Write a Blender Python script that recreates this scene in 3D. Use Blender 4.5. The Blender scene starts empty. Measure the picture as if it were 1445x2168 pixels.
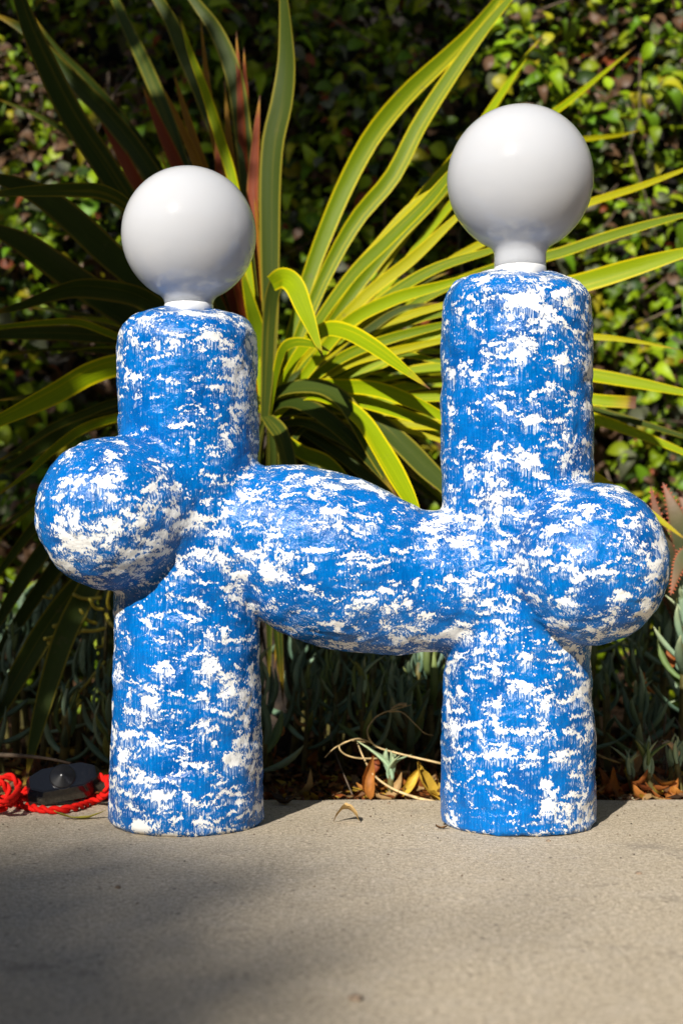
import bpy, math, random
import numpy as np
from mathutils import Vector, Matrix
random.seed(7); RNG = np.random.default_rng(7)
SC = bpy.context.scene
COL = SC.collection
R = math.radians

# ------------------------------------------------------------------ camera, sky, sun, exposure
F, CX, HOR, CH = 3011.0, 722.5, 1180.0, 0.265        # focal length in photo pixels, centre column, horizon row, eye height
cam = bpy.data.cameras.new('camera'); camo = bpy.data.objects.new('camera', cam); COL.objects.link(camo)
camo.location = (0, 0, CH); camo.rotation_euler = (R(90), 0, 0)
cam.sensor_fit = 'VERTICAL'; cam.sensor_height = 36; cam.lens = 50.0; cam.shift_y = (HOR - 1084) / 2168.0
cam.clip_start = 0.02; cam.clip_end = 300
cam.dof.use_dof = True; cam.dof.focus_distance = 1.37; cam.dof.aperture_fstop = 5.0
SC.camera = camo

SUN = Vector((-0.33, -0.778, 0.535)).normalized()      # towards the sun
w = bpy.data.worlds.new('World'); SC.world = w; w.use_nodes = True
nt = w.node_tree; bg = nt.nodes['Background']
sky = nt.nodes.new('ShaderNodeTexSky'); sky.sky_type = 'NISHITA'; sky.sun_disc = False
sky.sun_elevation = math.asin(SUN.z); sky.sun_rotation = math.atan2(SUN.x, SUN.y)
nt.links.new(sky.outputs[0], bg.inputs[0]); bg.inputs[1].default_value = 0.05
sl = bpy.data.lights.new('sun', 'SUN'); sl.energy = 5.0; sl.angle = R(0.5); sl.color = (1.0, 0.95, 0.87)
so = bpy.data.objects.new('sun', sl); COL.objects.link(so)
so.rotation_euler = SUN.to_track_quat('Z', 'Y').to_euler(); so.location = (-2, -4, 6)
SC.view_settings.view_transform = 'Standard'; SC.view_settings.look = 'None'
SC.view_settings.exposure = 0.47; SC.view_settings.gamma = 1.0; SC.view_settings.use_curve_mapping = False
SC.cycles.max_bounces = 8; SC.cycles.transparent_max_bounces = 6
SC.cycles.use_denoising = True

def P(px, py, d):
    """point seen at photo pixel (px, py) at distance d in front of the camera"""
    return Vector(((px - CX) / F * d, d, CH - (py - HOR) / F * d))

# ------------------------------------------------------------------ node helpers
def mat(name):
    m = bpy.data.materials.new(name); m.use_nodes = True
    n = m.node_tree; n.nodes.clear()
    out = n.nodes.new('ShaderNodeOutputMaterial'); b = n.nodes.new('ShaderNodeBsdfPrincipled')
    n.links.new(b.outputs[0], out.inputs[0])
    return m, n, b, out
def N(n, t, **k):
    x = n.nodes.new(t)
    for a, v in k.items(): setattr(x, a, v)
    return x
def L(n, a, b): n.links.new(a, b)
def setin(n, sock, v):
    if hasattr(v, 'is_output'): n.links.new(v, sock)
    else: sock.default_value = v
def math_(n, op, a, b=0.0, c=None, clamp=False):
    x = N(n, 'ShaderNodeMath', operation=op); x.use_clamp = clamp
    setin(n, x.inputs[0], a); setin(n, x.inputs[1], b)
    if c is not None: setin(n, x.inputs[2], c)
    return x.outputs[0]
def noise(n, vec, scale, detail=3, rough=0.5, dist=0.0):
    x = N(n, 'ShaderNodeTexNoise'); x.inputs['Scale'].default_value = scale
    x.inputs['Detail'].default_value = detail; x.inputs['Roughness'].default_value = rough
    x.inputs['Distortion'].default_value = dist
    if vec is not None: L(n, vec, x.inputs['Vector'])
    return x.outputs['Fac']
def mapping(n, vec, scale=(1, 1, 1), loc=(0, 0, 0)):
    x = N(n, 'ShaderNodeMapping'); L(n, vec, x.inputs['Vector'])
    x.inputs['Scale'].default_value = scale; x.inputs['Location'].default_value = loc
    return x.outputs[0]
def maprange(n, v, a, b, c=0.0, d=1.0, smooth=True):
    x = N(n, 'ShaderNodeMapRange'); x.clamp = True
    if smooth: x.interpolation_type = 'SMOOTHSTEP'
    setin(n, x.inputs[0], v); x.inputs[1].default_value = a; x.inputs[2].default_value = b
    x.inputs[3].default_value = c; x.inputs[4].default_value = d
    return x.outputs[0]
def mix(n, f, a, b, mode='MIX'):
    x = N(n, 'ShaderNodeMix', data_type='RGBA', blend_type=mode)
    setin(n, x.inputs[0], f)
    for s, v in ((x.inputs[6], a), (x.inputs[7], b)):
        if isinstance(v, tuple): s.default_value = (*v, 1)
        else: L(n, v, s)
    return x.outputs[2]
def ramp(n, f, stops):
    x = N(n, 'ShaderNodeValToRGB'); L(n, f, x.inputs[0])
    e = x.color_ramp.elements
    while len(e) > 1: e.remove(e[-1])
    e[0].position = stops[0][0]; e[0].color = (*stops[0][1], 1)
    for p, c in stops[1:]:
        q = e.new(p); q.color = (*c, 1)
    return x.outputs[0]
def bump(n, b, h, strength=0.3, dist=0.001):
    x = N(n, 'ShaderNodeBump'); x.inputs['Strength'].default_value = strength; x.inputs['Distance'].default_value = dist
    L(n, h, x.inputs['Height']); L(n, x.outputs[0], b.inputs['Normal'])
def objco(n): return N(n, 'ShaderNodeTexCoord').outputs['Object']
def attr(n, name):
    x = N(n, 'ShaderNodeAttribute'); x.attribute_name = name; return x.outputs['Color']

# ------------------------------------------------------------------ materials
def m_paint():
    m, n, b, out = mat('brushed blue over white')
    co = objco(n)
    big = noise(n, co, 9, 2)
    streak = noise(n, mapping(n, co, (330, 330, 14)), 1, 5, 0.72)
    streak2 = noise(n, mapping(n, co, (700, 700, 40), (3, 1, 7)), 1, 3, 0.65)
    def patch(dz):
        sep = N(n, 'ShaderNodeSeparateXYZ'); L(n, co, sep.inputs[0])
        z = math_(n, 'MULTIPLY_ADD', math_(n, 'SUBTRACT', streak, 0.5), math_(n, 'MULTIPLY', big, 0.022), sep.outputs[2])
        z = math_(n, 'ADD', z, dz)
        cb = N(n, 'ShaderNodeCombineXYZ'); L(n, sep.outputs[0], cb.inputs[0]); L(n, sep.outputs[1], cb.inputs[1]); L(n, z, cb.inputs[2])
        a = noise(n, mapping(n, cb.outputs[0], (45, 45, 98)), 1, 8, 0.64, 0.6)
        a = math_(n, 'MULTIPLY_ADD', math_(n, 'SUBTRACT', big, 0.5), 0.22, a)
        return a
    p0 = patch(0.0); p1 = patch(0.008)
    fine = noise(n, mapping(n, co, (420, 420, 300)), 1, 2, 0.5)
    p0 = math_(n, 'MULTIPLY_ADD', math_(n, 'SUBTRACT', fine, 0.5), 0.26, p0)
    m0 = maprange(n, p0, 0.55, 0.565)
    dry = maprange(n, streak2, 0.44, 0.62)
    m1 = math_(n, 'MULTIPLY', maprange(n, p1, 0.53, 0.60), dry)
    m2 = math_(n, 'MULTIPLY', maprange(n, p0, 0.46, 0.56), maprange(n, streak2, 0.54, 0.7))
    mask = math_(n, 'MAXIMUM', m0, math_(n, 'MULTIPLY', math_(n, 'MAXIMUM', m1, m2), 0.9))
    # isolated flecks
    fl = N(n, 'ShaderNodeTexVoronoi'); fl.inputs['Scale'].default_value = 170; L(n, co, fl.inputs['Vector'])
    flm = math_(n, 'MULTIPLY', maprange(n, fl.outputs['Distance'], 0.16, 0.11), maprange(n, noise(n, co, 38, 2), 0.48, 0.56))
    mask = math_(n, 'MAXIMUM', mask, flm)
    bl = mix(n, maprange(n, streak2, 0.35, 0.75), (0.00005, 0.108, 0.39), (0.0001, 0.172, 0.54))
    bl = mix(n, maprange(n, noise(n, co, 25, 3), 0.45, 0.7, 0, 0.6), bl, (0.00005, 0.062, 0.27))
    c = mix(n, mask, bl, (0.84, 0.84, 0.82))
    half = maprange(n, mask, 0.0, 0.5); c = mix(n, math_(n, 'MULTIPLY', half, math_(n, 'SUBTRACT', 1.0, mask)), c, (0.003, 0.20, 0.60))
    # unpainted underside picks up sandy plaster where the brush did not reach
    L(n, c, b.inputs['Base Color'])
    b.inputs['Roughness'].default_value = 0.36
    L(n, maprange(n, mask, 0, 1, 0.16, 0.36), b.inputs['Roughness']); b.inputs['Specular IOR Level'].default_value = 0.26
    h = math_(n, 'ADD', math_(n, 'MULTIPLY', noise(n, co, 260, 4, 0.6), 0.5), math_(n, 'MULTIPLY', streak2, 0.25))
    h = math_(n, 'ADD', h, math_(n, 'MULTIPLY', noise(n, mapping(n, co, (1, 1, 1.8)), 75, 3, 0.6), 0.35))
    h = math_(n, 'ADD', h, math_(n, 'MULTIPLY', mask, -0.35))
    bump(n, b, h, 0.7, 0.002)
    return m
def m_glass():
    m, n, b, out = mat('opal glass')
    b.inputs['Base Color'].default_value = (0.48, 0.49, 0.515, 1); b.inputs['Roughness'].default_value = 0.10
    b.inputs['Subsurface Weight'].default_value = 1.0; b.inputs['Subsurface Radius'].default_value = (1, 0.95, 0.9)
    b.inputs['Subsurface Scale'].default_value = 0.055; b.inputs['IOR'].default_value = 1.5
    return m
def m_ceramic():
    m, n, b, out = mat('white socket')
    b.inputs['Base Color'].default_value = (0.72, 0.73, 0.74, 1); b.inputs['Roughness'].default_value = 0.25
    return m
def m_concrete():
    m, n, b, out = mat('sandy concrete')
    co = objco(n)
    c = mix(n, noise(n, co, 5, 4, 0.6), (0.43, 0.355, 0.25), (0.57, 0.475, 0.34))
    c = mix(n, maprange(n, noise(n, co, 28, 4, 0.7), 0.4, 0.75), c, (0.54, 0.46, 0.35))
    g = noise(n, co, 520, 3, 0.7)
    c = mix(n, maprange(n, g, 0.50, 0.60, 0, 0.75), c, (0.17, 0.13, 0.09)); g2 = noise(n, co, 1100, 2, 0.7); c = mix(n, maprange(n, g2, 0.56, 0.66, 0, 0.8), c, (0.10, 0.075, 0.05))
    c = mix(n, maprange(n, noise(n, co, 700, 2, 0.6), 0.55, 0.66, 0, 0.8), c, (0.68, 0.60, 0.46))
    v = N(n, 'ShaderNodeTexVoronoi'); v.inputs['Scale'].default_value = 70; L(n, co, v.inputs['Vector'])
    sp = math_(n, 'MULTIPLY', maprange(n, v.outputs['Distance'], 0.17, 0.08), maprange(n, noise(n, co, 40, 2), 0.5, 0.56))
    c = mix(n, math_(n, 'MULTIPLY', sp, 0.75), c, (0.075, 0.055, 0.04))
    st = maprange(n, noise(n, mapping(n, co, (1, 1.4, 1), (4, 2, 0)), 8, 5, 0.7), 0.57, 0.72)
    c = mix(n, math_(n, 'MULTIPLY', st, 0.55), c, (0.20, 0.17, 0.135)); c = mix(n, maprange(n, noise(n, mapping(n, co, (1, 1, 1), (9, 1, 0)), 14, 6, 0.75), 0.60, 0.68, 0, 0.6), c, (0.60, 0.52, 0.41))
    g3 = noise(n, co, 210, 3, 0.75)
    c = mix(n, maprange(n, g3, 0.52, 0.64, 0, 0.6), c, (0.20, 0.16, 0.11)); c = mix(n, maprange(n, g3, 0.46, 0.34, 0, 0.7), c, (0.74, 0.63, 0.47))
    L(n, c, b.inputs['Base Color']); b.inputs['Roughness'].default_value = 0.85
    h = math_(n, 'ADD', math_(n, 'MULTIPLY', g, 0.6), math_(n, 'MULTIPLY', noise(n, co, 90, 4, 0.7), 1.2))
    h = math_(n, 'SUBTRACT', h, sp)
    bump(n, b, h, 0.6, 0.0018)
    return m
def m_soil():
    m, n, b, out = mat('dark soil')
    co = objco(n)
    c = ramp(n, noise(n, co, 60, 6, 0.75), [(0.3, (0.012, 0.008, 0.005)), (0.55, (0.022, 0.014, 0.009)), (0.75, (0.05, 0.032, 0.02))])
    L(n, c, b.inputs['Base Color']); b.inputs['Roughness'].default_value = 1.0; b.inputs['Specular IOR Level'].default_value = 0.0
    bump(n, b, noise(n, co, 130, 5, 0.7), 1.0, 0.006)
    return m
def m_leaf(name, rough=0.42, trans=0.3, vein=0.0, spec=0.5):
    """leaf colour comes from the vertex colour 'tint' (the leaf's own pigment)"""
    m, n, b, out = mat(name)
    co = objco(n)
    t = attr(n, 'tint')
    c = mix(n, maprange(n, noise(n, co, 90, 3), 0.35, 0.7, 0, 0.35), t, mix(n, 1.0, t, (0.55, 0.55, 0.5), 'MULTIPLY'))
    rnd = N(n, 'ShaderNodeObjectInfo').outputs['Random']
    hs = N(n, 'ShaderNodeHueSaturation'); L(n, c, hs.inputs['Color'])
    L(n, maprange(n, rnd, 0, 1, 0.8, 1.2, False), hs.inputs['Value'])
    L(n, maprange(n, rnd, 0, 1, 0.49, 0.51, False), hs.inputs['Hue'])
    c = hs.outputs[0]
    L(n, c, b.inputs['Base Color']); b.inputs['Roughness'].default_value = rough
    b.inputs['Specular IOR Level'].default_value = spec
    bump(n, b, noise(n, co, 300, 3), 0.25, 0.001)
    if trans > 0:
        tr = N(n, 'ShaderNodeBsdfTranslucent'); L(n, c, tr.inputs[0])
        ms = N(n, 'ShaderNodeMixShader'); ms.inputs[0].default_value = trans
        L(n, b.outputs[0], ms.inputs[1]); L(n, tr.outputs[0], ms.inputs[2]); L(n, ms.outputs[0], out.inputs[0])
    return m
def m_flax():
    m, n, b, out = mat('striped flax blade')
    uv = N(n, 'ShaderNodeUVMap').outputs[0]
    sep = N(n, 'ShaderNodeSeparateXYZ'); L(n, uv, sep.inputs[0])
    u, v = sep.outputs[0], sep.outputs[1]
    au = math_(n, 'ABSOLUTE', math_(n, 'MULTIPLY_ADD', u, 2.0, -1.0))
    rnd = N(n, 'ShaderNodeObjectInfo').outputs['Random']
    off = math_(n, 'MULTIPLY', rnd, 30.0)
    cb = N(n, 'ShaderNodeCombineXYZ'); L(n, math_(n, 'MULTIPLY', u, 26.0), cb.inputs[0]); L(n, math_(n, 'MULTIPLY', v, 2.2), cb.inputs[1]); L(n, off, cb.inputs[2])
    st = noise(n, cb.outputs[0], 1, 4, 0.6)
    cb2 = N(n, 'ShaderNodeCombineXYZ'); L(n, math_(n, 'MULTIPLY', u, 7.0), cb2.inputs[0]); L(n, math_(n, 'MULTIPLY', v, 1.2), cb2.inputs[1]); L(n, off, cb2.inputs[2])
    st2 = noise(n, cb2.outputs[0], 1, 2, 0.5)
    tint, edge = attr(n, 'tint'), attr(n, 'edge')
    e = maprange(n, math_(n, 'MULTIPLY_ADD', math_(n, 'SUBTRACT', st, 0.5), 0.35, au), 0.76, 0.90)
    stripe = maprange(n, st2, 0.60, 0.70, 0, 0.35)
    c = mix(n, maprange(n, st, 0.3, 0.7, 0.0, 0.45), tint, mix(n, 1.0, tint, (0.5, 0.6, 0.6), 'MULTIPLY'))
    c = mix(n, math_(n, 'MAXIMUM', e, stripe), c, edge)
    blot = maprange(n, noise(n, objco(n), 45, 4, 0.7), 0.62, 0.74, 0, 0.35)
    c = mix(n, blot, c, (0.14, 0.11, 0.05))
    tip = maprange(n, math_(n, 'MULTIPLY_ADD', math_(n, 'SUBTRACT', st, 0.5), 0.05, v), 0.955, 0.985)
    c = mix(n, maprange(n, v, 0.88, 0.97, 0, 0.6), c, (0.42, 0.25, 0.02))
    c = mix(n, tip, c, (0.16, 0.075, 0.04))
    L(n, c, b.inputs['Base Color']); b.inputs['Roughness'].default_value = 0.42; b.inputs['Specular IOR Level'].default_value = 0.12
    bump(n, b, st, 0.35, 0.0012)
    tr = N(n, 'ShaderNodeBsdfTranslucent'); L(n, c, tr.inputs[0])
    ms = N(n, 'ShaderNodeMixShader'); ms.inputs[0].default_value = 0.22
    L(n, b.outputs[0], ms.inputs[1]); L(n, tr.outputs[0], ms.inputs[2]); L(n, ms.outputs[0], out.inputs[0])
    return m
def m_plain(name, c, rough=0.5, nscale=60, var=0.35, bstr=0.3, bdist=0.001, **k):
    m, n, b, out = mat(name)
    co = objco(n); f = noise(n, co, nscale, 4, 0.6)
    d = tuple(x * (1 - var) for x in c); e = tuple(min(1, x * (1 + var)) for x in c)
    L(n, mix(n, maprange(n, f, 0.3, 0.7), d, e), b.inputs['Base Color']); b.inputs['Roughness'].default_value = rough
    bump(n, b, f, bstr, bdist)
    return m
M_PAINT, M_GLASS, M_CER, M_CONC, M_SOIL = m_paint(), m_glass(), m_ceramic(), m_concrete(), m_soil()
M_LEAF = m_leaf('waxy hedge leaf', 0.48, 0.3, spec=0.3)
M_DRY = m_leaf('dry leaf', 0.6, 0.22, spec=0.3)
M_SUCC = m_leaf('chalky succulent', 0.55, 0.0, spec=0.35)
M_FLAX = m_flax()
M_BARK = m_plain('bark', (0.035, 0.024, 0.016), 0.9, 80, 0.6, 0.8, 0.003)
M_TWIG = m_plain('dry twig', (0.12, 0.085, 0.055), 0.8, 60, 0.5)
M_STRAW = m_plain('straw stalk', (0.50, 0.36, 0.17), 0.6, 70, 0.35)
M_CORE = m_plain('shaded hedge inside', (0.012, 0.010, 0.007), 1.0, 30, 0.6, 1.0, 0.02)  # near-black: the shade deep inside the hedge is put into this colour
M_BLACK = m_plain('black plastic', (0.004, 0.005, 0.008), 0.16, 300, 0.05, 0.0, 0.0001)
M_DIAL = m_plain('ridged black dial', (0.006, 0.006, 0.007), 0.3, 300, 0.2, 0.1, 0.0002)
def m_cord():
    m, n, b, out = mat('red braided cord')
    co = objco(n)
    f = noise(n, co, 1400, 2, 0.5)
    L(n, mix(n, f, (0.50, 0.004, 0.002), (0.72, 0.010, 0.004)), b.inputs['Base Color'])
    b.inputs['Roughness'].default_value = 0.8; b.inputs['Specular IOR Level'].default_value = 0.2
    bump(n, b, f, 0.5, 0.0006)
    return m
M_CORD = m_cord()
M_YSTEM = m_plain('yellow green stem', (0.36, 0.30, 0.03), 0.45, 50, 0.4)
M_SSTEM = m_plain('olive stem', (0.10, 0.085, 0.02), 0.6, 70, 0.5, 0.5)
M_CRUMB = m_plain('cream crumbly bit', (0.62, 0.55, 0.36), 0.9, 220, 0.4, 1.0, 0.002)
M_STONE = m_plain('small stone', (0.22, 0.16, 0.11), 0.9, 220, 0.5, 0.6, 0.001)

# ------------------------------------------------------------------ object helpers
def tag(o, label=None, cat=None, group=None, kind=None):
    if label: o['label'] = label
    if cat: o['category'] = cat
    if group: o['group'] = group
    if kind: o['kind'] = kind
    return o
def empty(name, loc, label, cat, group=None):
    o = bpy.data.objects.new(name, None); o.empty_display_size = 0.02; COL.objects.link(o); o.location = loc
    return tag(o, label, cat, group)
def link(name, me, parent=None, world=None):
    """links a mesh built in world coordinates (or at matrix `world`) and keeps it in place under its parent"""
    o = bpy.data.objects.new(name, me); COL.objects.link(o)
    if parent is not None:
        o.parent = parent
        o.matrix_parent_inverse = Matrix.Identity(4)
    if world is not None:
        o.matrix_basis = (wm(parent).inverted() @ world) if parent is not None else world
    return o
def wm(o):
    return (wm(o.parent) @ o.matrix_basis) if o.parent is not None else o.matrix_basis.copy()
class G:
    def __init__(s): s.v, s.f, s.t, s.e, s.uv = [], [], [], [], []
    def add(s, vs, fs, tint=(1, 1, 1), edge=None, uvs=None):
        o = len(s.v); s.v += [tuple(x) for x in vs]; s.f += [tuple(i + o for i in f) for f in fs]
        if isinstance(tint, list): s.t += tint
        else: s.t += [tint] * len(vs)
        s.e += [edge or tint if not isinstance(tint, list) else (1, 1, 1)] * len(vs)
        s.uv += uvs if uvs else [(0, 0)] * len(vs)
    def mesh(s, name, m, smooth=True, tint=True, edge=False, uv=False, origin=None):
        me = bpy.data.meshes.new(name)
        v = s.v if origin is None else [(x - origin[0], y - origin[1], z - origin[2]) for x, y, z in s.v]
        me.from_pydata(v, [], s.f)
        if smooth: me.polygons.foreach_set('use_smooth', [True] * len(me.polygons))
        if tint:
            a = me.color_attributes.new('tint', 'FLOAT_COLOR', 'POINT')
            a.data.foreach_set('color', np.c_[np.array(s.t, dtype=np.float32), np.ones(len(s.t))].ravel())
        if edge:
            a = me.color_attributes.new('edge', 'FLOAT_COLOR', 'POINT')
            a.data.foreach_set('color', np.c_[np.array(s.e, dtype=np.float32), np.ones(len(s.e))].ravel())
        if uv:
            l = me.uv_layers.new(name='UVMap'); idx = np.empty(len(me.loops), dtype=np.int32); me.loops.foreach_get('vertex_index', idx)
            l.data.foreach_set('uv', np.array(s.uv, dtype=np.float32)[idx].ravel())
        me.materials.append(m); me.update()
        return me
def spline(pts, n):
    p = [Vector(q) for q in pts]; p = [p[0] * 2 - p[1]] + p + [p[-1] * 2 - p[-2]]
    seg = len(p) - 3; out = []
    for i in range(n):
        t = i / (n - 1) * seg; k = min(int(t), seg - 1); t -= k
        a, b, c, d = p[k:k + 4]
        out.append(0.5 * ((2 * b) + (c - a) * t + (2 * a - 5 * b + 4 * c - d) * t * t + (3 * b - a - 3 * c + d) * t ** 3))
    return out
def frames(pts, up=Vector((0, 0, 1))):
    T = [(pts[min(i + 1, len(pts) - 1)] - pts[max(i - 1, 0)]).normalized() for i in range(len(pts))]
    u = up if abs(T[0].dot(up)) < 0.95 else Vector((1, 0, 0))
    n = (u - T[0] * u.dot(T[0])).normalized(); out = []
    for t in T:
        n = (n - t * n.dot(t)).normalized(); out.append((t, n, t.cross(n)))
    return out
def tube(pts, rad, k=6, flat=1.0, closed=True, twist=None):
    fr = frames(pts); vs, fs = [], []
    for i, (p, (t, a, b)) in enumerate(zip(pts, fr)):
        r = rad[i] if isinstance(rad, (list, tuple)) else rad
        for j in range(k):
            th = 2 * math.pi * j / k
            vs.append(p + a * (math.cos(th) * r * flat) + b * (math.sin(th) * r))
    for i in range(len(pts) - 1):
        for j in range(k):
            fs.append((i * k + j, i * k + (j + 1) % k, (i + 1) * k + (j + 1) % k, (i + 1) * k + j))
    if closed:
        fs.append(tuple(range(k - 1, -1, -1))); fs.append(tuple((len(pts) - 1) * k + j for j in range(k)))
    return vs, fs
# numpy value noise
_H = RNG.random((64, 64, 64)).astype(np.float32)
def vnoise(p):
    i = np.floor(p).astype(int); f = p - i; f = f * f * f * (f * (f * 6 - 15) + 10)
    def h(a, b, c): return _H[(i[:, 0] + a) & 63, (i[:, 1] + b) & 63, (i[:, 2] + c) & 63]
    x, y, z = f[:, 0], f[:, 1], f[:, 2]
    def lx(b, c): return h(0, b, c) * (1 - x) + h(1, b, c) * x
    return (lx(0, 0) * (1 - y) + lx(1, 0) * y) * (1 - z) + (lx(0, 1) * (1 - y) + lx(1, 1) * y) * z - 0.5
def fbm(p, o=3):
    s = 0; a = 1
    for _ in range(o): s = s + a * vnoise(p); p = p * 2.07 + 11.3; a *= 0.5
    return s

# ================================================================== SETTING: paving, planting bed
EDGE = 1.565
def sheet(x0, x1, y0, y1, nx, ny, zf, skirt=0.0):
    xs = np.linspace(x0, x1, nx); ys = np.linspace(y0, y1, ny)
    X, Y = np.meshgrid(xs, ys); Z = zf(X, Y)
    v = np.c_[X.ravel(), Y.ravel(), Z.ravel()]
    f = [(j * nx + i, j * nx + i + 1, (j + 1) * nx + i + 1, (j + 1) * nx + i) for j in range(ny - 1) for i in range(nx - 1)]
    return v, f
g = G()
pr = [(-6.0, -0.12), (-6.0, 0.0), (EDGE - 0.012, 0.0), (EDGE - 0.007, -0.0007), (EDGE - 0.003, -0.003), (EDGE, -0.008), (EDGE, -0.12)]
xs = np.concatenate([[-6], np.linspace(-0.9, 0.9, 150), [6]])
vs = []
for x in xs:
    wob = 0.0022 * math.sin(x * 37) + 0.0016 * math.sin(x * 91 + 1) + random.uniform(-0.0009, 0.0009)
    for (y, z) in pr: vs.append((x, y + (wob if y > 1 else 0), z))
k = len(pr)
g.add(vs, [(i * k + j, i * k + j + 1, (i + 1) * k + j + 1, (i + 1) * k + j) for i in range(len(xs) - 1) for j in range(k - 1)])
patio = link('patio', g.mesh('patio', M_CONC, smooth=False, tint=False)); tag(patio, kind='structure')

v, f = sheet(-1.4, 1.4, EDGE + 0.002, 3.2, 150, 110,
    lambda X, Y: -0.014 + 0.02 * fbm(np.c_[X.ravel() * 9, Y.ravel() * 9, X.ravel() * 0 + 2], 4).reshape(X.shape) + 0.02 * np.clip(Y - EDGE, 0, 0.4))
g = G(); g.add(v.tolist(), f)
tag(link('soil', g.mesh('soil', M_SOIL, tint=False)), kind='structure')
g = G(); g.add([(-60, -60, -0.13), (60, -60, -0.13), (60, 60, -0.13), (-60, 60, -0.13)], [(0, 1, 2, 3)])
tag(link('ground', g.mesh('ground', M_SOIL, tint=False)), kind='structure')

# ================================================================== THE LAMP
PM = F / 1.42                                        # pixels per metre at the columns
def X_(px): return (px - CX) / PM
def Z_(py): return CH - (py - HOR) / PM
YC = 1.42
def smin(a, b, k):
    h = np.clip(0.5 + 0.5 * (b - a) / k, 0, 1)
    return b * (1 - h) + a * h - k * h * (1 - h)
colL = np.array([(0.0, X_(393.5), 163), (0.05, X_(394.5), 160), (0.16, X_(397), 152), (0.24, X_(398), 148), (0.40, X_(397), 150), (0.48, X_(396.5), 150), (0.52, X_(396), 141)])
colR = np.array([(0.0, X_(1099), 162), (0.06, X_(1098), 160), (0.16, X_(1095), 154), (0.24, X_(1094), 156), (0.40, X_(1092), 160), (0.52, X_(1092.5), 159), (0.555, X_(1094), 150)])
TOPL, TOPR = 0.5135, 0.5505
def column(p, c, top):
    z = p[:, 2]
    cx = np.interp(z, c[:, 0], c[:, 1]); r = np.interp(z, c[:, 0], c[:, 2]) / PM
    dx, dy = p[:, 0] - cx, p[:, 1] - YC
    th = np.arctan2(dy, dx)
    rad = np.hypot(dx, dy) - r * (1 + 0.012 * np.sin(2 * th + 9 * z) + 0.008 * np.sin(3 * th - 14 * z))
    tp = z - (top - 0.25 * dx * dx / 0.07 - 0.25 * dy * dy / 0.07 + 0.003 * np.sin(2.3 * th + 1)); bt = -z
    rr = 0.014
    a = np.maximum(rad + rr, 0); b = np.maximum(tp + rr, 0)
    d = np.hypot(a, b) + np.minimum(np.maximum(rad, tp) + rr, 0) - rr
    return np.maximum(d, bt)
arm = [(430, 1115, 112), (500, 1118, 124), (560, 1128, 140), (620, 1146, 159), (680, 1176, 178), (730, 1197, 178), (780, 1214, 169), (830, 1228, 156), (880, 1231, 149), (940, 1232, 147), (1040, 1233, 140)]
def ball(p, c, r, s=(1, 1, 1)):
    q = (p - np.array(c)) / np.array(s); return np.linalg.norm(q, axis=1) - r
armS = np.array(spline([(X_(a), b, c) for a, b, c in arm], 45))
BL = ((240 - CX) / F * 1.368, 1.368, CH - (1085 - HOR) / F * 1.368)
BR = ((1247 - CX) / F * 1.358, 1.358, CH - (1193 - HOR) / F * 1.358)
def sdf(p):
    a = column(p, colL, TOPL); b = column(p, colR, TOPR)
    l = smin(a, ball(p, BL, 0.0745, (1, 1, 0.985)), 0.015)
    l = smin(l, ball(p, ((BL[0] + X_(398)) / 2 - 0.004, 1.385, BL[2] + 0.008), 0.058), 0.014)
    r = smin(b, ball(p, BR, 0.0745, (1.0, 1, 1.05)), 0.012)
    r = smin(r, ball(p, ((BR[0] + X_(1094)) / 2, 1.385, BR[2] + 0.004), 0.050), 0.012)
    m = np.full(len(p), 9.0)
    for x, py, rp in armS:
        m = np.minimum(m, np.sqrt((p[:, 0] - x) ** 2 + ((p[:, 1] - 1.415) * 1.08) ** 2 + (p[:, 2] - Z_(py)) ** 2) - rp / PM)
    return smin(smin(l, m, 0.010), smin(r, m, 0.012), 0.004)
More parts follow.
